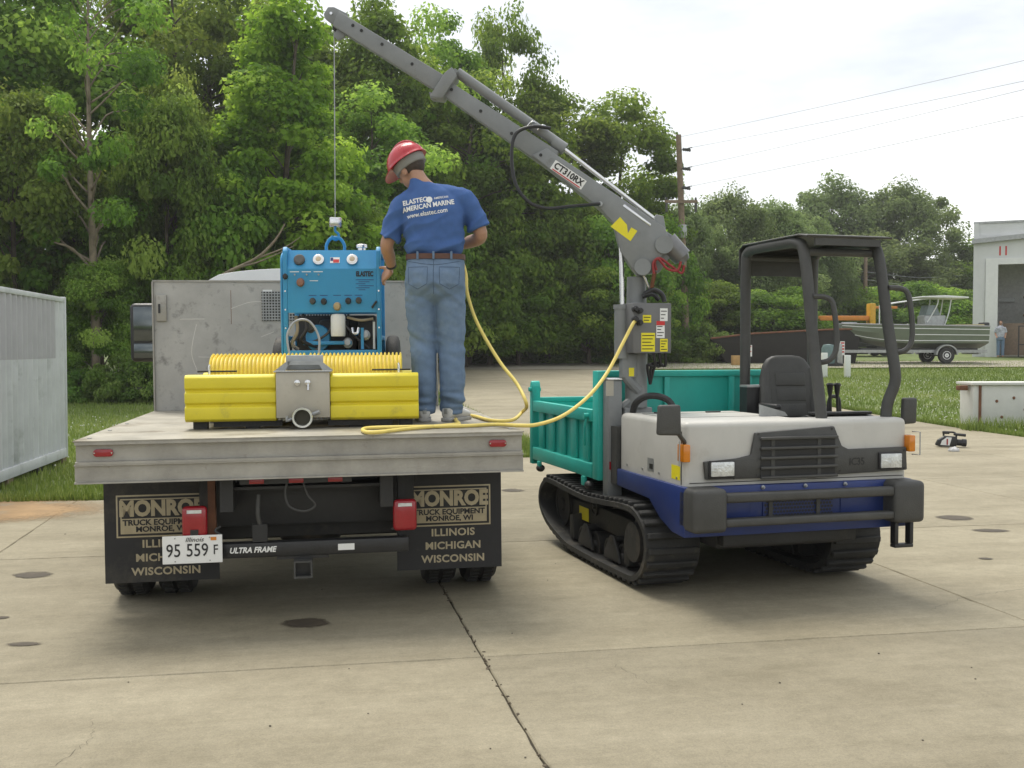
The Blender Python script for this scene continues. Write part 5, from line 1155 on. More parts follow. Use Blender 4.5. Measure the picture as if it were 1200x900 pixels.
# ------------------------------------------------------------------ yellow air hose from the worker over the deck to the crane control box
dz = lambda u, v: (lambda p: Vector((p.x, p.y, deck_z(p.x, p.y) + .0135)))(onz(u, v, 1.045))
HP = [aty(531, 288, 7.09), aty(540, 302, 7.06), aty(546, 322, 7.0), aty(548, 345, 6.93), aty(560, 380, 6.88), aty(585, 423, 6.78), aty(606, 450, 6.66), aty(617, 474, 6.55)]
e = dz(612, 490); HP += [Vector((e.x, e.y, e.z + .03)), dz(600, 494), dz(575, 494), dz(556, 489), dz(541, 488), dz(534, 493), dz(538, 498), dz(560, 500), dz(600, 497)]
HP2 = [dz(556, 492), dz(530, 499), dz(480, 503), dz(440, 507), dz(426, 505.5), dz(432, 502), dz(480, 501), dz(540, 500.5), dz(580, 499)]
mb = MB(); mb.tube(HP[:-2] + HP2[1:] + [aty(606, 498.5, 6.05), aty(630, 497.5, 6.1), aty(660, 487, 6.3), aty(690, 464, 6.55), aty(712, 436, 6.75), aty(730, 402, 6.88), aty(742, 379, 6.95), aty(746, 376, 7.0)], .0112, 10, 8)
hs_ = mb.obj('air_hose', M_['hose'], None, 60); tag(hs_, 'long yellow hose looping over the deck from worker to crane control box', 'hose')
# ------------------------------------------------------------------ shipping container on the left
YAWK = math.atan(.155)
kx, ky = -5.96, 14.25
KO = thing('shipping_container', 'pale grey corrugated steel shipping container on the grass', 'container', (kx, ky, 0), (0, 0, YAWK))
M_['cont'] = pm('chalky_grey_container_paint', (.53, .55, .56), .6, 0, .1, 2.5, .06, 30, dirt=(.30, .32, .31), dscale=1.6, dthr=.56)
M_['contp'] = pm('container_patch_paint', (.40, .40, .415), .65, 0, .08, 2)
KH, KL, KW = 2.10, 6.05, 2.43; z0 = .07
def corrug(length, d=.045, pitch=.20):
    P = []; n = int(length / pitch); off = (length - n * pitch) / 2; P.append((0, 0))
    for k in range(n):
        a = off + k * pitch; P += [(a + .02, 0), (a + .07, -d), (a + .13, -d), (a + .18, 0)]
    P.append((length, 0)); return P
def wall(A, B_, nrm_, name):
    A, B_ = Vector(A), Vector(B_); d = (B_ - A).normalized(); P = corrug((B_ - A).length); m = MB()
    for i in range(len(P) - 1):
        a = A + d * P[i][0] + nrm_ * P[i][1]; c = A + d * P[i + 1][0] + nrm_ * P[i + 1][1]
        m.bm.faces.new([m.bm.verts.new(q) for q in (a, c, c + Vector((0, 0, KH - .16)), a + Vector((0, 0, KH - .16)))])
    bmesh.ops.remove_doubles(m.bm, verts=m.bm.verts[:], dist=.001); o = m.obj(name, M_['cont'], KO, 20)
    return o
E1 = Vector((1, 0, 0))
sw = wall((0, -.06, z0 + .1), (0, -KL + .06, z0 + .1), Vector((1, 0, 0)), 'side_wall')
wall((-KW, -KL + .06, z0 + .1), (-KW, -.06, z0 + .1), Vector((-1, 0, 0)), 'side_wall')
MB().box(-KW + .05, -.05, -.045, -.03, z0 + .1, z0 + KH - .06).obj('end_doors', M_['cont'], KO); MB().box(-KW + .05, -.05, -KL + .03, -KL + .045, z0 + .1, z0 + KH - .06).obj('end_wall', M_['cont'], KO)
# patch panel painted over old lettering, following the corrugation, 3 mm proud
pt = MB(); P = corrug(KL - .12); A = Vector((.003, -.06, 0)); d = Vector((0, -1, 0))
for i in range(len(P) - 1):
    if not (.42 < P[i][0] < 4.9): continue
    a = A + d * P[i][0] + E1 * P[i][1]; c = A + d * P[i + 1][0] + E1 * P[i + 1][1]
    pt.bm.faces.new([pt.bm.verts.new(q + Vector((0, 0, zz))) for q, zz in ((a, z0 + 1.30), (c, z0 + 1.30), (c, z0 + KH - .065), (a, z0 + KH - .065))])
pt.obj('paint_patch', M_['contp'], sw, 20)
for x in (-.03, -KW + .03):
    MB().box(x - .04, x + .04, -KL + .06, -.06, z0 + KH - .06, z0 + KH, .005).obj('top_rail', M_['cont'], KO); MB().box(x - .04, x + .04, -KL + .06, -.06, z0 - .02, z0 + .10, .005).obj('bottom_rail', M_['cont'], KO)
    for y in (-.03, -KL + .03): MB().box(x - .045, x + .045, y - .03, y + .03, z0 - .02, z0 + KH + .01, .008).obj('corner_post', M_['cont'], KO)
MB().box(-KW + .02, -.02, -KL + .06, -.06, z0 + KH - .02, z0 + KH - .005).obj('roof', M_['cont'], KO)
MB().box(-KW + .08, -.08, -KL + .06, -.06, z0, z0 + .03).obj('floor', M_['under'], KO)
for k in range(6):
    for x in (-.05, -KW + .05): MB().box(x - .05, x + .05, -.12 - k * 1.16 - .1, -.12 - k * 1.16 + .1, -.08, z0 - .021).obj('support_block', M_['under'] if k % 2 else M_['wood'], KO)

# ------------------------------------------------------------------ white tank at the right lawn edge
tk = thing('white_steel_tank', 'low white painted steel tank with rust spots on the lawn', 'tank', (8.66, 20.0, terr(20) - .02), (0, 0, R(3)))
M_['tankw'] = pm('flaking_white_paint', (.60, .60, .57), .6, 0, .08, 3, .08, 30, dirt=(.30, .20, .13), dscale=4.5, dthr=.66)
MB().box(0, 4.6, 0, .55, 0, .80, .02).obj('shell', M_['tankw'], tk); MB().box(-.05, 4.65, -.05, .60, .801, .855, .008).obj('rim_flange', M_['tankw'], tk)
MB().box(.10, .14, -.035, -.001, .03, .80).obj('stiffener', M_['rust'], tk); MB().box(2.3, 2.34, -.035, -.001, .03, .80).obj('stiffener', M_['rust'], tk)
MB().box(-.22, -.051, .1, .25, .70, .79, .01).obj('pipe_stub', M_['rust'], tk)
for x, z in ((.45, .5), (.55, .2), (.78, .56), (1.0, .34)): MB().lathe([(0, 0), (.03, 0), (.02, .02), (0, .022)], (x, -.001, z), (0, -1, 0), 10).obj('rusty_bolt', M_['rust'], tk)
MB().tube([(.11, -.03, .10), (.25, -.04, .06), (.4, -.03, .02)], .012, 6, 4).obj('hose_end', M_['under'], tk)

# ------------------------------------------------------------------ camcorder lying on the concrete
cp = onz(1117, 524, 0)
CC = thing('video_camera', 'black and white shoulder video camera set down on the concrete', 'camera', (cp.x, cp.y, 0), (0, 0, R(-14)))
def mm(n, m=M_['black']): return n
MB().prism([(-.26, .03), (-.20, .01), (.04, .012), (.05, .16), (-.12, .17), (-.22, .11)], 'y', -.06, .06, .012, 2).obj('body', M_['black'], CC, 40)
MB().prism([(-.19, .035), (-.06, .03), (-.03, .15), (-.10, .155), (-.17, .10)], 'y', -.066, -.0605).obj('side_panel', M_['white'], CC)
MB().box(-.105, -.085, -.0685, -.0665, .04, .13).obj('side_stripe', M_['red'], CC)
MB().lathe([(.045, 0), (.05, .01), (.05, .07), (.058, .075), (.058, .13), (.05, .135), (.045, .12), (0, .12)], (.05, 0, .075), (1, 0, -.05), 22).obj('lens', M_['black'], CC)
MB().lathe([(.052, 0), (.052, .02)], (.125, 0, .072), (1, 0, -.05), 22).obj('lens_ring', M_['steel'], CC)
MB().tube([(-.14, 0, .17), (-.12, 0, .22), (.0, 0, .225), (.04, 0, .19), (.04, 0, .155)], .014, 8, 4).obj('top_handle', M_['black'], CC)
MB().cyl((.0, -.03, .20), (.17, -.03, .185), .019, .023, 14).obj('microphone', M_['black'], CC); MB().box(-.16, -.06, -.055, .0, .20, .245, .01).obj('viewfinder', M_['black'], CC)
b = bmesh.new(); bmesh.ops.create_icosphere(b, subdivisions=3, radius=1)
for v_ in b.verts: v_.co = Vector((v_.co.x * .075 * (1 + .2 * math.sin(6 * v_.co.y)), v_.co.y * .05, max(-.3, v_.co.z) * .045 * (1 + .4 * math.sin(8 * v_.co.x + 3 * v_.co.y))))
m = MB(); m._add(b); ag = m.obj('cloth', pm('light_grey_cloth', (.5, .5, .5), .9), None, 80); q = onz(1118, 529, 0); ag.location = (q.x, q.y, .0135); tag(ag, 'small crumpled pale cloth beside the video camera', 'cloth')

# ------------------------------------------------------------------ boat on trailer
BY = 45.0; bxc = (1066 - 600) / FPX * BY; gz = terr(BY)
TRL = thing('boat_trailer', 'galvanised boat trailer with a small silver wheel under the boat', 'trailer', (bxc, BY, gz), (0, 0, R(1)))
BO = thing('aluminium_boat', 'olive green flat-bottomed aluminium boat with canopy on the trailer', 'boat', (bxc, BY, gz), (0, 0, R(1)))
ol = pm('olive_boat_paint', (.145, .175, .125), .5, .1, .08, 3)
# hull: bow at -x; stations along x
st_ = []
for k in range(13):
    t = k / 12; x = -2.95 + 5.9 * t; bw = .95 * min(1, .25 + 1.5 * t ** .7) if t < .5 else .95
    keel = .62 + .62 * max(0, (.42 - t) / .42) ** 1.8; top = 1.62 - .10 * t + .06 * max(0, .3 - t)
    ch = keel + .22 * min(1, t * 2.4 + .15); cw = bw * (.55 + .35 * min(1, t * 2))
    if ch > top - .1: ch = top - .1
    st_.append([(x, -bw, top), (x, -bw * .97, (top + ch) / 2), (x, -cw, ch), (x, 0, keel), (x, cw, ch), (x, bw * .97, (top + ch) / 2), (x, bw, top), (x, bw - .07, top), (x, cw - .08, ch + .10), (x, -cw + .08, ch + .10), (x, -bw + .07, top)])
hull = MB().rings(st_).obj('hull', ol, BO, 25)
for s in (-1, 1):
    for f in (.18, .52, .86):
        P = []
        for r_ in st_:
            a, c = Vector(r_[0]), Vector(r_[2]); p = a.lerp(c, f); P.append((p.x, s * (abs(p.y) + .018), p.z))
        MB().tube(P, .020, 6).obj('rub_rail', M_['white'], hull)
    MB().tube([(r_[0][0], s * abs(r_[0][1]), r_[0][2] + .015) for r_ in st_], .03, 6).obj('gunwale', M_['steel'], hull)
MB().box(.45, 1.35, -.4, .4, 1.0, 2.0, .04).obj('console', M_['steel'], BO)
MB().prism([(.5, 2.01), (1.1, 2.01), (.95, 2.42), (.62, 2.42)], 'y', -.38, .38).obj('windscreen', pm('tinted_screen', (.2, .24, .25), .1), BO)
for s in (-.42, .42):
    MB().tube([(1.25, s, 1.5), (1.45, s, 2.1), (1.55, s, 2.72)], .028, 8, 3).obj('canopy_leg', M_['white'], BO); MB().tube([(.55, s, 1.7), (.95, s, 2.4), (1.0, s, 2.72)], .028, 8, 3).obj('canopy_leg', M_['white'], BO)
    MB().tube([(-1.15, s, 1.55), (-1.15, s, 2.30), (-1.05, s, 2.46), (-.2, s, 2.60), (.6, s, 2.70)], .028, 8, 4).obj('canopy_bow', M_['white'], BO)
MB().prism([(.2, 2.73), (2.15, 2.70), (2.15, 2.76), (1.2, 2.82), (.2, 2.78)], 'y', -.75, .75, .02).obj('canopy_top', M_['white'], BO)
ob = MB().box(2.96, 3.30, -.2, .2, 1.35, 1.72, .06, 3).obj('outboard_motor', M_['black'], BO); MB().box(3.02, 3.2, -.06, .06, .75, 1.35, .02).obj('outboard_leg', M_['dgrey'], ob)
MB().box(-2.9, -2.3, -.12, .12, 1.66, 1.72, .02).obj('bow_rail', M_['steel'], BO); MB().box(1.6, 2.8, -.8, .8, 1.54, 1.62, .03).obj('stern_bench', pm('tan_vinyl', (.4, .34, .2), .7), BO)
text('ALUMINUM', .10, M_['stick'], hull, (2.35, -.985, 1.44)) if False else None
for s in (-.8, .8): MB().box(-3.8, 2.9, s - .05, s + .05, .44, .56).obj('side_rail', M_['steel'], TRL)
for x in (-2.0, -.2, 1.4, 2.6): MB().box(x - .05, x + .05, -.8, .8, .38, .45).obj('cross_beam', M_['steel'], TRL)
MB().box(-5.0, -3.7, -.06, .06, .44, .55).obj('drawbar', M_['steel'], TRL); MB().prism([(-3.0, .55), (-2.8, .55), (-2.75, 1.2), (-2.85, 1.2)], 'y', -.05, .05).obj('winch_post', M_['steel'], TRL)
for y in (-.35, .35): MB().box(-2.2, 2.7, y - .05, y + .05, .5605, .64).obj('bunk', M_['dgrey'], TRL)
for y in (-.35, .35):
    for x in (-1.5, 1.4, 2.4): MB().box(x - .03, x + .03, y - .03, y + .03, .4505, .56).obj('bunk_bracket', M_['steel'], TRL)
for s in (-1, 1):
    w_ = MB().lathe([(0, -.085), (.06, -.10), (.10, -.085), (.17, -.092), (.19, -.08), (.19, .08), (.17, .092), (.10, .085), (.06, .10), (0, .085)], (1.12, s * .98, .335), (0, 1, 0), 24).obj('wheel', M_['white'], TRL)
    MB().lathe([(.19, -.09), (.31, -.095), (.335, -.05), (.335, .05), (.31, .095), (.19, .09)], (1.12, s * .98, .335), (0, 1, 0), 30).obj('tyre', M_['rubber'], w_, 50)
    P = [(1.12 + .46 * math.cos(a), .36 + .42 * math.sin(a)) for a in [math.pi * k / 14 for k in range(15)]] + [(1.12 + .40 * math.cos(a), .36 + .37 * math.sin(a)) for a in [math.pi * (14 - k) / 14 for k in range(15)]]
    MB().prism(P, 'y', s * .98 - .13, s * .98 + .13).obj('mudguard', M_['steel'], TRL)
MB().cyl((1.12, -.98, .335), (1.12, .98, .335), .04, None, 8).obj('axle', M_['under'], TRL)
MB().box(-4.72, -4.62, -.05, .05, 0, .44).obj('jack_stand', M_['steel'], TRL)

# ------------------------------------------------------------------ workshop building, open bay 11
WY = 52.0; wx = (1139 - 600) / FPX * WY; wz = terr(WY) - .05
WB_ = thing('workshop_building', 'white metal workshop with open bay door numbered 11', 'building', (wx, WY, wz), (0, 0, R(-24.5)))
BW = mat4((wx, WY, wz), (0, 0, R(-24.5)))
M_['siding'] = pm('white_metal_siding', (.62, .63, .63), .55, 0, .06, 1.5, dirt=(.5, .5, .48), dscale=1.2, dthr=.6)
HT = 5.85
# front wall pieces round the opening (x 1.05..7, z 0..4.6), ribbed panels
def panel_run(x0, x1, za, zb, y=0, n=None):
    k = 0; x = x0
    while x < x1 - .01:
        e = min(x + .6, x1); MB().prism([(x + .004, y), (e - .004, y), (e - .004, y - .02), (e - .04, y - .045), (e - .08, y - .02), (x + .004, y - .02)], 'z', za, zb).obj('siding_panel', M_['siding'], WB_, 20); x = e
MB().box(0.0, 1.05, 0.001, .25, 0, 4.6).obj('jamb_wall', M_['siding'], WB_); panel_run(0, .55, 0, 4.6)
MB().box(0.0, 13, 0.001, .25, 4.601, HT).obj('header_wall', M_['siding'], WB_)
MB().box(7.0, 13, 0.001, .25, 0, 4.6).obj('jamb_wall', M_['siding'], WB_); panel_run(7.0, 13, 0, 4.6)
MB().box(.55, 1.10, -.09, .0, 0, 4.75).obj('door_jamb', M_['white'], WB_); MB().box(1.101, 7, -.06, .0, 4.45, 4.75).obj('door_header', M_['white'], WB_)
MB().prism([(-.08, HT - .38), (13, HT + .62), (13, HT + .85), (-.08, HT - .16)], 'y', -.22, -.0).obj('roof_fascia', M_['steel'], WB_)
MB().box(.05, 13, .3, .5, HT - .1, HT + .62).obj('parapet', M_['siding'], WB_); MB().box(-.02, 13.05, .26, .54, HT + .621, HT + .72).obj('parapet_cap', M_['steel'], WB_); MB().box(.0, .22, .1, .45, HT - .1, HT + .62).obj('parapet_return', M_['siding'], WB_)
MB().box(-.001, .2, .251, 12, 0, HT - .11).obj('side_wall', M_['siding'], WB_); MB().box(.2, 12.8, 4.3, 4.5, .09, HT - .121).obj('bay_brightening_wall', pm('bay_brightening_paint', (.62, .63, .62), .8), WB_); MB().box(.2, 12.8, 11.8, 12, 0, HT - .11).obj('back_wall', M_['siding'], WB_); MB().box(12.8, 13, .251, 11.8, 0, HT - .11).obj('side_wall', M_['siding'], WB_)  # added pale partition, set forward inside so the bay looks brighter
MB().box(.21, 12.79, .251, 11.79, HT - .12, HT - .1).obj('ceiling', M_['siding'], WB_); MB().box(.2, 12.8, .0, 11.8, .02, .09).obj('floor', M_['gravel'], WB_)
text('11', .62, M_['rprint'], WB_, (1.30, -.004, 5.08), off=.012, sx=.85)
MB().box(.24, 1.9, 4.0, 4.29, 2.8, 3.0).obj('shelf_beam', M_['steel'], WB_)
rk = thing('steel_rack', 'rusty red steel rack inside the workshop bay', 'rack', BW @ Vector((2.3, 1.2, .091)), (0, 0, R(-24.5)))
for x in (0, 2.6): MB().box(x, x + .1, 0, .1, 0, 2.9).obj('upright', M_['rust'], rk); MB().box(x, x + .1, .8, .9, 0, 2.9).obj('upright', M_['rust'], rk)
for z in (1.0, 1.9, 2.8): MB().box(-.05, 2.75, -.02, .92, z, z + .08).obj('shelf', M_['rust'], rk)
MB().box(.11, 2.59, .3, .36, 1.95, 2.79).obj('back_plate', M_['rust'], rk)
for k, (x, h_, m_, lb, y) in enumerate(((1.35, 1.55, M_['wood'], 'tan plywood sheet standing against the bay jamb', .9), (3.35, 1.45, M_['beige'], 'pale metal cabinet under the rusty rack in the bay', .5))):
    o = MB().box(x, x + .95, y, y + .3, .09, .09 + h_, .02).obj('cabinet' if k else 'plywood_sheet', m_, None); o.location = (wx, WY, wz); o.rotation_euler = (0, 0, R(-24.5)); tag(o, lb, 'cabinet' if k else 'plywood')
rl = thing('pipe_railing', 'dark pipe railing standing in front of the workshop bay', 'railing', BW @ Vector((2.0, -.7, .02)), (0, 0, R(-24.5)))
for x in (0, .7, 2.2): MB().box(x, x + .06, 0, .06, 0, 1.42).obj('post', M_['black'], rl)
for z in (.55, 1.36): MB().box(.061 if z < 1 else 0, 2.26 if z > 1 else 2.199, 0.062 if z < 1 else 0, .10 if z < 1 else .06, z if z < 1 else 1.421, z + .05 if z < 1 else 1.47).obj('rail', M_['black'], rl)

# ------------------------------------------------------------------ dark hull on the verge with sign, block and bollards
DY = 44.6
def at_ground(u, Y): return ((u - 600) / FPX * Y, Y, terr(Y))
x, y, z = at_ground(845, DY); HUx = x
HU = thing('dark_steel_hopper', 'long dark steel hopper with rust red rim on the far verge', 'hopper', (x, y, z - .03))
dk = pm('dark_tarred_steel', (.018, .016, .013), .8, 0, .4, 3, .3, 20)
MB().prism([(.25, 0), (5.6, 0), (5.9, 1.45), (4.4, 1.42), (1.2, 1.25), (-.45, 1.05), (-.35, .95)], 'y', 0, 1.9, .03).obj('shell', dk, HU)
for x0, x1, za, zb in ((-.45, 1.2, 1.06, 1.26), (1.2, 4.4, 1.26, 1.43), (4.4, 5.9, 1.43, 1.46)): MB().tube([(x0, -.02, za + .02), (x1, -.02, zb + .02)], .045, 6).obj('rim', M_['rust'], HU)
x, y, z = at_ground(871, 43.2); o = MB().box(-.22, .22, -.15, .15, -.02, .40, .01).obj('timber_block', pm('fresh_timber', (.42, .26, .10), .8), None); o.location = (x - .25, y, z); tag(o, 'orange-brown timber block beside the red and white sign', 'timber')
sg = thing('warning_sign', 'small white sign with red print in front of the dark hopper', 'sign', (x + .18, y, z)); MB().box(-.02, .02, .011, .04, -.02, .75).obj('post', M_['steel'], sg); bd_ = MB().box(-.17, .17, -.01, .01, .36, .82).obj('board', M_['wprint'], sg)
for k in range(4): MB().box(-.14, .14 - .05 * (k % 2), -.0125, -.0105, .74 - k * .1, .78 - k * .1).obj('print_line', M_['rprint'], bd_)
x2, y2, z2 = at_ground(987, 43); sg2 = thing('small_notice', 'pale red notice board beside the trailer drawbar', 'sign', (x2, y2, z2)); MB().box(-.02, .02, .011, .04, -.02, .85).obj('post', M_['steel'], sg2); bd_ = MB().box(-.09, .09, -.01, .01, .42, .98).obj('board', M_['wprint'], sg2)
for k in range(4): MB().box(-.07, .07, -.0125, -.0105, .88 - k * .12, .94 - k * .12).obj('print_line', M_['rprint'], bd_)
for k, u in enumerate((966, 993)):
    x, y, z = at_ground(u, 36.0); h_ = .80 if k == 0 else .72
    o = MB().box(-.09, .09, -.09, .09, -.04, h_, .015).obj('bollard', M_['white'], None); o.location = (x, y, z); tag(o, 'square white post on the lawn behind the operator seat', 'bollard', 'white posts behind the seat')
# pump skid behind
x, y, z = at_ground(974, 42.6); pk = thing('pump_skid', 'small grey pump with round tank by the trailer drawbar', 'pump', (x, y, z)); MB().box(-.4, .4, -.3, .3, 0, .1).obj('base', M_['under'], pk); MB().lathe([(.0, 0), (.25, 0), (.27, .05), (.27, .6), (.2, .75), (0, .78)], (-.12, 0, .101), (0, 0, 1), 16).obj('tank', pm('teal_grey', (.13, .2, .2), .5), pk); MB().box(.18, .38, -.2, .2, .101, .9, .03).obj('motor', M_['steel'], pk)
# orange machine behind the bow
x, y, z = at_ground(975, 52); om = thing('orange_lift_machine', 'orange boom lift parked behind the boat bow', 'machine', (x, y, z))
MB().box(-.6, 1.8, 0, .35, 1.72, 1.95, .03).obj('boom', M_['orange'], om); MB().box(1.8, 2.08, -.1, .5, .9, 2.55, .04).obj('mast', pm('yellow_orange', (.6, .33, .02), .5), om); MB().box(2.08, 3.2, .1, .25, 2.3, 2.42, .02).obj('arm', M_['orange'], om); MB().box(-.2, 2.9, -.3, 1.1, .45, .95, .05).obj('chassis', M_['under'], om)
for xx in (.25, 2.45):
    for yy in (-.35, 1.1): MB().lathe([(0, 0), (.28, 0), (.4, .03), (.4, .2), (.28, .23), (0, .23)], (xx, yy - .11, .4), (0, 1, 0), 20).obj('wheel', M_['rubber'], om)

# ------------------------------------------------------------------ utility poles and lines
def upole(u, Y, vtop, lab, r=.15, lean=0.0, arm=False, arms=0):
    x = (u - 600) / FPX * Y; gz_ = terr(Y); top = HCAM + (VHOR - vtop) / FPX * Y
    t = thing('utility_pole', lab, 'utility pole', (x, Y, gz_)); H_ = top - gz_
    MB().tube([(0, 0, -.3), (lean * .5, 0, H_ * .5), (lean, 0, H_)], [r, r * .85, r * .68], 12).obj('pole', M_['wood'], t, 60)
    return t, Vector((x + lean, Y, top)), H_
PL, PT, PH = upole(805, 46.5, 160, 'tall wooden utility pole with insulators rising from the verge by the crane', .17, -.42)
z_arm = HCAM + (VHOR - 238) / FPX * 46.5 - terr(46.5); xo = -.42 * .66
MB().box(xo - .75, xo + .65, -.28, -.17, z_arm - .06, z_arm + .06).obj('crossarm', M_['wood'], PL)
for x in (xo - .68, xo + .58): MB().box(x - .05, x + .05, -.29, -.20, z_arm - .45, z_arm - .061).obj('fuse_cutout', M_['dgrey'], PL); MB().lathe([(.05, 0), (.05, .05), (.03, .12)], (x, -.23, z_arm + .06), (0, 0, 1), 8).obj('insulator', M_['dgrey'], PL)
MB().lathe([(.19, 0), (.20, .02), (.20, .55), (.19, .57)], (xo * .83, 0, z_arm - 1.55), (0, 0, 1), 14).obj('metal_wrap', M_['steel'], PL)
ends = []
WD = Vector((8.05, -14, 0)).normalized()
for k, v in enumerate((178, 200, 222)):
    zi = HCAM + (VHOR - v) / FPX * 46.5; p = Vector((PT.x + .12, PT.y - .1, zi)); li = p - Vector((PT.x + .42, 46.5, terr(46.5)))
    ins = MB(); 
    for j in range(4): ins.lathe([(.02, -.03), (.075, 0), (.02, .03)], li + WD * (.15 + .13 * j) + Vector((.0, 0, -.03 * j)), WD, 10)
    ins.cyl(li - WD * .1, li + WD * .7, .02, None, 6); ins.obj('insulator', M_['dgrey'], PL); ends.append(p + WD * .7)
for k, (p, (u2, v2)) in enumerate(zip(ends + [Vector((PT.x, PT.y, PT.z - .1))], ((1200, 86), (1200, 96), (1200, 127), (1200, 62)))):
    d = ray(u2, v2); best = None
    Y2 = 31.0; q = aty(u2, v2, Y2); e = p + (q - p) * 2.4; pts = []
    for j in range(25):
        t = j / 24; r_ = p.lerp(e, t); r_.z -= .9 * 4 * t * (1 - t) * .25 * (1 if t < .42 else 1); pts.append(r_)
    o = MB().tube(pts, .006, 5).obj('power_line', M_['dgrey'], None, 0); tag(o, 'thin overhead power line strung from the tall utility pole', 'power line', 'overhead lines from the tall pole')
upole(967, 72, 305, 'bare wooden pole seen through the grab handle of the canopy', .17); upole(1013, 66, 302, 'bare wooden pole standing behind the boat bow', .16); upole(1110, 85, 325, 'thin pole near the workshop behind the boat stern', .10)
for k in range(4):
    a = aty(1010, 318 + k * 9, 66); c = aty(1136, 322 + k * 11, 80); o = MB().tube([a, (a + c) / 2 - Vector((0, 0, .3)), c], .012, 4, 4).obj('power_line', M_['steel'], None, 0); tag(o, 'thin wire strung between the poles behind the boat', 'power line', 'wires behind the boat')
# ------------------------------------------------------------------ people
def ring_pts(c, rx, ry, n=20, tilt=None, sq=2.0):
    out = []
    for k in range(n):
        a = 2 * math.pi * k / n; ca, sa = math.cos(a), math.sin(a)
        p = Vector((rx * math.copysign(abs(ca) ** (2 / sq), ca), ry * math.copysign(abs(sa) ** (2 / sq), sa), 0))
        if tilt is not None: p = tilt @ p
        out.append(Vector(c) + p)
    return out
def loft(mb, secs, n=20, sq=2.0):
    """secs: (centre, rx, ry) or with a tilt matrix; rings are horizontal unless tilted"""
    mb.rings([ring_pts(s[0], s[1], s[2], n, s[3] if len(s) > 3 else None, sq) for s in secs])
def limb(mb, pts, rad, seg=16, sm=5): mb.tube(pts, rad, seg, sm)
def remesh(mb, vox, sm=6):
    return evalmesh(mb.mesh('r'), [('REMESH', dict(mode='VOXEL', voxel_size=vox)), ('SMOOTH', dict(iterations=sm, factor=.5))])
def displace(me, f):
    me.update(); nr = [v.normal.copy() for v in me.vertices]
    for v, n_ in zip(me.vertices, nr): v.co += n_ * f(v.co, n_)
from mathutils import noise as mnoise
SKIN = pm('skin', (.42, .235, .155), .5, 0, .12, 14, .05, 80)
HAIR = pm('dark_brown_hair', (.045, .032, .024), .6, 0, .3, 60, .5, 150)
SHIRT = pm('blue_cotton_shirt', (.055, .125, .33), .88, 0, .12, 7, .3, 300, dirt=(.042, .10, .28), dscale=8, dthr=.52)
def denim():
    m = pm('faded_denim', (.14, .21, .32), .85, 0, .12, 12, .3, 400, dirt=(.19, .265, .37), dscale=4.0, dthr=.50); return m
DEN = denim()
wx0, wy0 = -.486, 6.76
WZ = deck_z(wx0, wy0) + .001
PE = thing('person', 'worker in red hard hat, blue t-shirt and jeans standing on truck deck, back turned', 'person', (wx0, wy0, WZ))
def fold(p, n_): return .004 * mnoise.noise(p * 9) + .0025 * mnoise.noise(p * 23)
# body: one continuous figure
hand_l = Vector((-.292, .17, .965)); el_l = Vector((-.305, .01, 1.12)); sh_l = Vector((-.203, .0, 1.352))
hand_r = Vector((.13, .28, 1.115)); el_r = Vector((.288, .04, 1.175)); sh_r = Vector((.178, .02, 1.398))
hc = Vector((-.160, .058, 1.596))                                   # head centre
HT_ = Matrix.Rotation(R(56), 3, 'Z') @ Matrix.Rotation(R(-10), 3, 'Y') @ Matrix.Rotation(R(-30), 3, 'X')    # head: turned left, tilted, bowed
bd = MB()
loft(bd, [((0, .0, .93), .15, .10), ((0, .0, 1.05), .155, .10), ((-.01, .005, 1.2), .165, .105), ((-.015, .01, 1.33), .175, .105), ((-.03, .012, 1.43), .14, .085), ((-.075, .015, 1.50), .07, .065), ((-.105, .02, 1.54), .056, .06), ((-.125, .03, 1.58), .052, .058)])
limb(bd, [(-.09, 0, .98), (-.085, .0, .75), (-.075, .01, .50), (-.07, .0, .28), (-.072, -.01, .06)], [.085, .075, .055, .052, .035])
limb(bd, [(.09, 0, .98), (.092, .0, .75), (.092, .01, .50), (.098, .0, .28), (.10, -.01, .06)], [.085, .075, .055, .052, .035])
limb(bd, [(-.10, .0, 1.40), sh_l, el_l.lerp(sh_l, .5), el_l, el_l.lerp(hand_l, .45), hand_l + Vector((.0, -.02, .02))], [.06, .058, .048, .042, .040, .028], 14)
limb(bd, [(.08, .01, 1.41), sh_r, el_r.lerp(sh_r, .5) + Vector((.012, 0, 0)), el_r, el_r.lerp(hand_r, .45), hand_r + Vector((.02, -.045, .02))], [.06, .058, .048, .043, .042, .028], 14)
# head: skull, jaw, nose, ears
def hp_(x, y, z): return hc + HT_ @ Vector((x, y, z))
HM = HT_.to_4x4()
bd.ell(hc + HT_ @ Vector((0, -.005, .02)), .076, .096, .10, 20, 14, HM); bd.ell(hp_(0, .03, -.05), .055, .062, .06, 16, 10, HM); bd.ell(hp_(0, .055, -.075), .032, .03, .025, 12, 8, HM)
bd.ell(hp_(0, .098, -.015), .013, .02, .022, 10, 8, HM); bd.ell(hp_(0, .085, .02), .045, .012, .012, 10, 6, HM); bd.ell(hp_(0, .084, -.052), .026, .010, .010, 10, 6, HM)
for s in (-1, 1): bd.ell(hp_(s * .078, -.005, -.012), .012, .022, .034, 10, 8, HM)
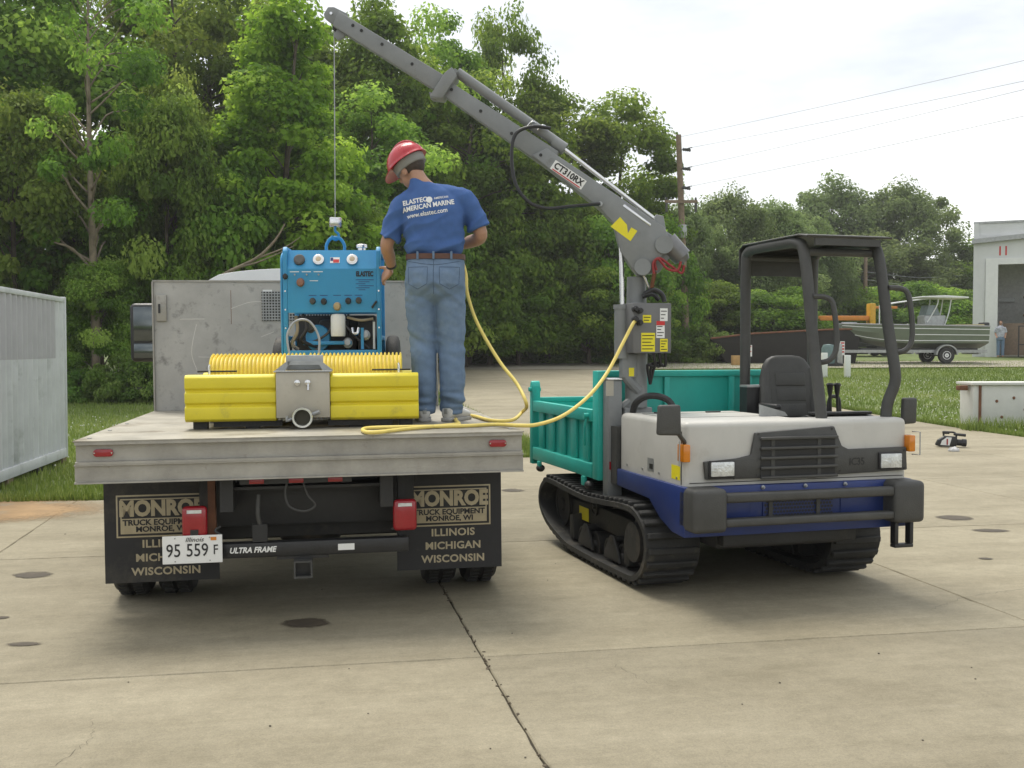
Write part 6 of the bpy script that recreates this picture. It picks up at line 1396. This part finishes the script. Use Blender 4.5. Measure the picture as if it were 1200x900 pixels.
# hands: palm, four fingers, thumb off the side of the palm
def hand(mb, w_, palm_d, out_n, thumb_d, curl, scale=1.0):
    """w_ wrist point; palm_d along the hand; out_n across the knuckles; fingers bend towards cross"""
    d = palm_d.normalized(); o_ = (out_n - d * out_n.dot(d)).normalized(); bnd = d.cross(o_)
    pc = w_ + d * .05
    mb.tube([w_ - d * .02, w_ + d * .02, pc, w_ + d * .088], [.024, .03, .036, .033], 12, 3, flat=.55) if False else None
    for k in range(4):
        off = o_ * (.028 - .0187 * k); mb.tube([w_ + off * .5, w_ + d * .045 + off, w_ + d * .09 + off], [.016, .0145, .0105], 10, 3)
        ln = (.068, .076, .071, .056)[k]; p = w_ + d * .09 + off; q = d.copy(); P = [p]
        for j in range(3):
            q = (Matrix.Rotation(curl * (.75 + .15 * j), 3, o_) @ q); p = p + q * ln * (.45, .32, .23)[j]; P.append(p)
        mb.tube(P, [.0100, .0092, .0085, .0070], 9, 3)
    tb_ = w_ + d * .03 + o_ * .026; t1 = tb_ + (o_ * .6 + d * .75 + bnd * thumb_d * .55).normalized() * .04; t2 = t1 + (d * .8 + bnd * thumb_d * .8 + o_ * .05).normalized() * .034
    mb.tube([w_ + d * .015 + o_ * .012, tb_, t1, t2], [.016, .0145, .0115, .0085], 9, 3)
hand(bd, hand_l + Vector((0, -.005, .005)), Vector((-.62, .52, -.45)), Vector((.25, .25, .95)), -1, R(-34))
hand(bd, hand_r + Vector((.01, -.02, .01)), Vector((-.55, .8, -.15)), Vector((.1, .2, 1)), 1, R(-48))
body_me = remesh(bd, .0062, 3)
body = link('body', body_me, SKIN, PE, 0); body_me.polygons.foreach_set('use_smooth', [True] * len(body_me.polygons))
for s in (-1, 1): MB().ell(hp_(s * .03, .083, .005), .011, .008, .007, 10, 8, HM).obj('eye', M_['wprint'], body)
# hair below the hat
hr = MB(); hr.ell(hp_(0, -.022, .012), .081, .090, .082, 20, 14, HM); hrm = hr.mesh('hair')
hair = link('hair', hrm, HAIR, PE, 80)
# hard hat: shell, peak, ridge, sweatband strap
HATM = Matrix.Translation(hc) @ HM @ Matrix.Scale(1.07, 4)
RED = pm('red_hard_hat', (.46, .016, .028), .28, 0, .08, 4, coat=.3)
sh = []
for k in range(12):
    t = k / 11; a = t * math.pi / 2; r_ = math.cos(a); z_ = math.sin(a); sh.append([Vector((.108 * max(r_, .02) * math.cos(q), .132 * max(r_, .02) * math.sin(q) - .004, .052 + .108 * z_)) for q in [2 * math.pi * j / 36 for j in range(36)]])
rim = [Vector((p.x * 1.07, p.y * 1.05 + (.052 * max(0, math.sin(2 * math.pi * j / 36)) ** 2), .046 - .012 * max(0, math.sin(2 * math.pi * j / 36)) ** 2)) for j, p in enumerate(sh[0])]
rim2 = [p + Vector((0, 0, -.005)) for p in rim]; inn = [Vector((p.x * .95, p.y * .95, .048)) for p in sh[0]]
m = MB(); m.rings([inn, rim2, rim] + sh); m.bm.transform(HATM); hat = m.obj('hard_hat', RED, PE, 50)
m = MB(); m.tube([(0, .125 * math.cos(a), .055 + .113 * math.sin(a)) for a in [math.pi * (k + 1.2) / 14.4 for k in range(13)]], .010, 8, flat=.6); m.bm.transform(HATM); m.obj('hat_ridge', RED, hat, 60)
m = MB(); m.rings([[Vector((rx * math.cos(q), ry * math.sin(q) - .014, z_)) for q in [2 * math.pi * j / 30 for j in range(30)]] for rx, ry, z_ in ((.086, .100, -.002), (.089, .103, .0), (.094, .108, .045), (.09, .104, .046))]); m.bm.transform(HATM); m.obj('headband', pm('grey_webbing', (.26, .26, .25), .8), hat, 50)
# t-shirt: torso and sleeves
ts = MB()
loft(ts, [((.002, .0, 1.000), .155, .100), ((.002, .0, 1.045), .162, .108), ((.0, .0, 1.075), .180, .126), ((-.004, .0, 1.14), .186, .13), ((-.010, .0, 1.25), .192, .132), ((-.014, .005, 1.33), .198, .128), ((-.018, .008, 1.39), .185, .112), ((-.030, .012, 1.44), .150, .095), ((-.06, .016, 1.485), .105, .08), ((-.088, .02, 1.512), .070, .068), ((-.10, .02, 1.528), .060, .064)], 28, 2.5)
limb(ts, [(-.09, .018, 1.462), (.06, .016, 1.425), (.17, .02, 1.395)], [.058, .072, .080], 18)
limb(ts, [(-.09, .018, 1.455), (-.15, .012, 1.40), (-.20, .005, 1.35)], [.058, .070, .074], 18)
limb(ts, [(-.12, .01, 1.38), sh_l + Vector((.0, 0, .005)), sh_l.lerp(el_l, .45) + Vector((-.008, 0, 0)), sh_l.lerp(el_l, .86) + Vector((-.005, 0, 0))], [.072, .072, .070, .074], 18)
limb(ts, [(.10, .01, 1.40), sh_r + Vector((.0, 0, .005)), sh_r.lerp(el_r, .45) + Vector((.016, 0, 0)), sh_r.lerp(el_r, .78) + Vector((.012, 0, 0))], [.072, .071, .070, .076], 18)
tsm = remesh(ts, .0068, 8)
def shirt_fold(p, n_):
    d = (p.x + .10) * .55 - (p.z - 1.05) * .84                  # drag lines from the right waist up to the left shoulder
    w_ = max(0, 1 - abs(p.z - 1.13) / .22)
    w2 = max(0, 1 - abs(p.z - 1.095) / .04)
    return fold(p, n_) * 1.1 + (.25 + w_) * .017 * (.5 - abs(mnoise.noise(Vector((d * 13, (p.x + p.z) * 3, p.y * 3)))) * 2) + w2 * (.006 + .006 * mnoise.noise(Vector((p.x * 22, p.y * 22, p.z * 6))))
displace(tsm, shirt_fold); tsm.polygons.foreach_set('use_smooth', [True] * len(tsm.polygons))
shirt = link('t_shirt', tsm, SHIRT, PE, 0)
# jeans
jn = MB()
loft(jn, [((.003, .0, 1.045), .176, .122), ((.002, .0, 1.02), .180, .128), ((.0, -.012, .93), .188, .142), ((.0, -.018, .86), .188, .142), ((.0, -.010, .80), .172, .118), ((.0, -.004, .765), .13, .09), ((.0, .0, .735), .07, .05)], 28, 2.6)
limb(jn, [(-.092, -.008, .90), (-.092, .0, .78), (-.085, .008, .62), (-.079, .012, .50), (-.073, .0, .36), (-.070, -.012, .22), (-.072, -.008, .105), (-.073, -.002, .055)], [.100, .102, .093, .085, .080, .078, .075, .075], 20, 4)
limb(jn, [(.092, -.008, .90), (.094, .0, .78), (.098, .008, .62), (.100, .012, .50), (.106, .0, .36), (.108, -.012, .22), (.104, -.008, .105), (.098, -.002, .055)], [.100, .102, .094, .087, .083, .081, .075, .074], 20, 4)
jnm = remesh(jn, .0068, 8)
def jean_fold(p, n_):
    k_ = max(0, 1 - abs(p.z - .50) / .14); a_ = max(0, 1 - abs(p.z - .12) / .13); s_ = max(0, 1 - abs(p.z - .80) / .12)
    return fold(p, n_) + (.3 + k_) * .011 * mnoise.noise(Vector((p.x * 7, p.y * 7, p.z * 24 + p.x * 9))) + a_ * .020 * mnoise.noise(Vector((p.x * 8, p.y * 8, p.z * 30))) + s_ * .014 * mnoise.noise(Vector((p.x * 6, p.y * 5, (p.z + abs(p.x) * .9) * 22)))
displace(jnm, jean_fold); jnm.polygons.foreach_set('use_smooth', [True] * len(jnm.polygons))
jeans = link('jeans', jnm, DEN, PE, 0)
def bvh_of(me): return BVHTree.FromPolygons([v.co.copy() for v in me.vertices], [tuple(p.vertices) for p in me.polygons])
JB, SB = bvh_of(jnm), bvh_of(tsm)
def proj(bv, x, z, off): 
    h = bv.ray_cast(Vector((x, -1.0, z)), Vector((0, 1, 0))); return (h[0] + Vector((0, -off, 0))) if h[0] else Vector((x, -.12, z))
STI = pm('denim_seam', (.075, .115, .18), .9, 0, .2, 30)
for s in (-1, 1):
    cx = .098 * s; O = [(cx - .062, .965), (cx + .062, .965), (cx + .058, .86), (cx, .828), (cx - .058, .86)]
    pts = []
    for i in range(5):
        a, c = O[i], O[(i + 1) % 5]
        for k in range(8): t = k / 8; pts.append(proj(JB, a[0] + (c[0] - a[0]) * t, a[1] + (c[1] - a[1]) * t, .0005))
    MB().tube(pts, .0020, 5, 0, True).obj('pocket_seam', STI, jeans, 60)
MB().tube([proj(JB, .0, .80 + .022 * k, .0005) for k in range(11)], .0022, 5).obj('seat_seam', STI, jeans, 60)
MB().tube([proj(JB, -.165 + .0165 * k, 1.005 - .025 * math.sin(math.pi * k / 20), .0005) for k in range(21)], .0020, 5).obj('yoke_seam', STI, jeans, 60)
# belt with loops
bl = MB(); rr = []
for z_, e_ in ((1.016, .003), (1.018, .009), (1.050, .009), (1.052, -.02)):
    ring = []
    for k in range(40):
        a = 2 * math.pi * k / 40; d = Vector((math.cos(a), math.sin(a), 0)); h = JB.ray_cast(Vector((0, 0, 1.022)) + d * .5, -d); p = h[0] if h[0] else d * .17
        ring.append(Vector((p.x, p.y, z_)) + d * e_)
    rr.append(ring)
bl.rings(rr, cap=False); belt = bl.obj('belt', pm('brown_leather', (.10, .045, .03), .55, 0, .2, 20), PE, 50)
for x in (-.10, .0, .11):
    p = proj(JB, x, 1.022, .0105); MB().box(p.x - .007, p.x + .007, p.y - .004, p.y + .001, 1.012, 1.062, .0015).obj('belt_loop', DEN, jeans)
# shoes
SHO = pm('white_leather_shoe', (.58, .58, .57), .5, 0, .08, 12, dirt=(.40, .39, .37), dscale=9, dthr=.56); SOL = pm('shoe_sole', (.36, .36, .35), .7, 0, .15, 12)
for fx, fy, rz in ((-.073, .0, 8), (.105, .0, -24)):
    Rz = Matrix.Translation((fx, fy, 0)) @ Matrix.Rotation(R(rz), 4, 'Z')
    m = MB(); m.rings([ring_pts((0, y_, z_), rx, rz_, 18, Matrix.Rotation(R(90), 3, 'X')) for y_, z_, rx, rz_ in ((-.082, .055, .020, .030), (-.076, .057, .034, .043), (-.05, .062, .041, .052), (.0, .066, .042, .055), (.06, .058, .044, .046), (.12, .046, .050, .034), (.17, .040, .047, .028), (.20, .036, .034, .022), (.212, .034, .015, .014))])
    m.bm.transform(Rz); so_ = m.obj('shoe', SHO, PE, 60)
    m = MB(); O = [(-.04, -.075), (-.02, -.088), (.02, -.088), (.04, -.075), (.046, .0), (.053, .12), (.045, .19), (.0, .218), (-.045, .19), (-.053, .12), (-.046, .0)]
    m.prism(O, 'z', .0, .024, .005, 2); m.bm.transform(Rz); m.obj('sole', SOL, so_, 40)
    m = MB(); m.box(-.012, .012, -.086, -.0795, .05, .085, .002); m.bm.transform(Rz); m.obj('heel_tab', M_['steel'], so_)
# wristwatch
m = MB(); wd_ = (hand_l - el_l).normalized(); c_ = hand_l + Vector((-.001, -.028, .030)); m.lathe([(.031, -.010), (.034, -.008), (.034, .008), (.031, .010)], c_, wd_, 20); wt = m.obj('watch_strap', M_['black'], PE, 50)
# back print, wrapped on the shirt
def shirt_text(txt, size, cx, cz, ang=R(9.5), sx=1.0, off=.0012):
    me = text_mesh(txt, size, off, .0, 'CENTER', sx)
    b = bmesh.new(); b.from_mesh(me); bmesh.ops.triangulate(b, faces=b.faces[:])
    for _ in range(2):
        lo = [e for e in b.edges if e.calc_length() > .012]
        if lo: bmesh.ops.subdivide_edges(b, edges=lo, cuts=1); bmesh.ops.triangulate(b, faces=b.faces[:])
    ca, sa = math.cos(ang), math.sin(ang)
    for v in b.verts:
        x, z = cx + v.co.x * ca - v.co.y * sa, cz + v.co.x * sa + v.co.y * ca; v.co = proj(SB, x, z, .0035)
    b.to_mesh(me); b.free(); return link('back_print', me, M_['wprint'], shirt, 0)
shirt_text('ELASTEC', .042, -.118, 1.374, sx=.95); shirt_text('AMERICAN MARINE', .043, -.035, 1.345, sx=.86); shirt_text('www.elastec.com', .041, -.04, 1.298, sx=.88, off=.0006)
shirt_text('AMERICAN', .020, .045, 1.398, sx=.9, off=.0002)
me = bpy.data.meshes.new('globe'); b = bmesh.new(); bmesh.ops.create_circle(b, cap_ends=True, segments=20, radius=.02)
for v in b.verts: v.co = proj(SB, -.028 + v.co.x, 1.383 + v.co.y, .0035)
b.to_mesh(me); b.free(); link('back_print', me, M_['wprint'], shirt, 0)

# second worker far off in the workshop bay
gx, gy = (1172 - 600) / FPX * 50.9, 50.9
P2 = thing('person', 'distant person in patterned pale shirt and blue jeans at the workshop bay', 'person', (gx, gy, terr(gy)), (0, 0, R(160)))
b2_ = MB(); loft(b2_, [((0, 0, .9), .15, .1), ((0, 0, 1.1), .15, .1), ((0, 0, 1.38), .18, .1), ((0, 0, 1.46), .08, .06), ((0, 0, 1.52), .05, .05)]); b2_.ell((0, .01, 1.62), .075, .09, .11); b2_.ell((0, .1, 1.60), .015, .02, .02)
for s in (-1, 1):
    limb(b2_, [(s * .09, 0, .92), (s * .095, .01, .5), (s * .1, 0, .08)], [.085, .06, .04]); limb(b2_, [(s * .17, 0, 1.4), (s * .22, -.02, 1.12), (s * .18, .16, .95)], [.055, .045, .03]); limb(b2_, [(s * .1, -.05, .04), (s * .1, .15, .035)], [.04, .035])
    for k in range(5): limb(b2_, [(s * .18 + (k - 2) * .014, .17, .95), (s * .18 + (k - 2) * .018, .22, .93), (s * .18 + (k - 2) * .018, .24, .90)], [.012, .010, .008], 6, 2)
o = link('body', remesh(b2_, .012, 3), SKIN, P2, 80)
s2_ = MB(); loft(s2_, [((0, 0, .93), .185, .13), ((0, 0, 1.1), .185, .13), ((0, 0, 1.36), .205, .125), ((0, 0, 1.46), .11, .08), ((0, 0, 1.5), .065, .06)])
for s in (-1, 1): limb(s2_, [(s * .15, 0, 1.4), (s * .21, -.01, 1.26), (s * .225, -.02, 1.16)], [.075, .07, .07])
link('shirt', remesh(s2_, .014, 3), pm('plaid_shirt', (.42, .44, .5), .85, 0, .5, 14), P2, 80)
j2 = MB(); loft(j2, [((0, 0, .96), .18, .13), ((0, 0, .8), .19, .14)])
for s in (-1, 1): limb(j2, [(s * .092, 0, .88), (s * .096, .01, .5), (s * .1, 0, .06)], [.1, .08, .07])
link('jeans', remesh(j2, .014, 3), DEN, P2, 80)
hh = MB(); hh.ell((0, -.015, 1.66), .082, .092, .085); link('hair', hh.mesh('hair'), HAIR, P2, 80)
# ------------------------------------------------------------------ thin air volume added to imitate veiling lens glare
HZ = MB().box(-170, 170, -40, 140, -1.2, 24).obj('glare_veil', None, None, 0); HZ['kind'] = 'stuff'
tag(HZ, 'thin pale veil added over the yard to imitate lens glare', 'glare_veil')
hm = bpy.data.materials.new('glare_veil'); hm.use_nodes = True; hm.node_tree.nodes.clear()
pv = hm.node_tree.nodes.new('ShaderNodeVolumePrincipled'); pv.inputs['Color'].default_value = (.96, .97, .98, 1); pv.inputs['Density'].default_value = .0007; pv.inputs['Anisotropy'].default_value = .35
mo = hm.node_tree.nodes.new('ShaderNodeOutputMaterial'); hm.node_tree.links.new(pv.outputs['Volume'], mo.inputs['Volume']); HZ.data.materials.append(hm)
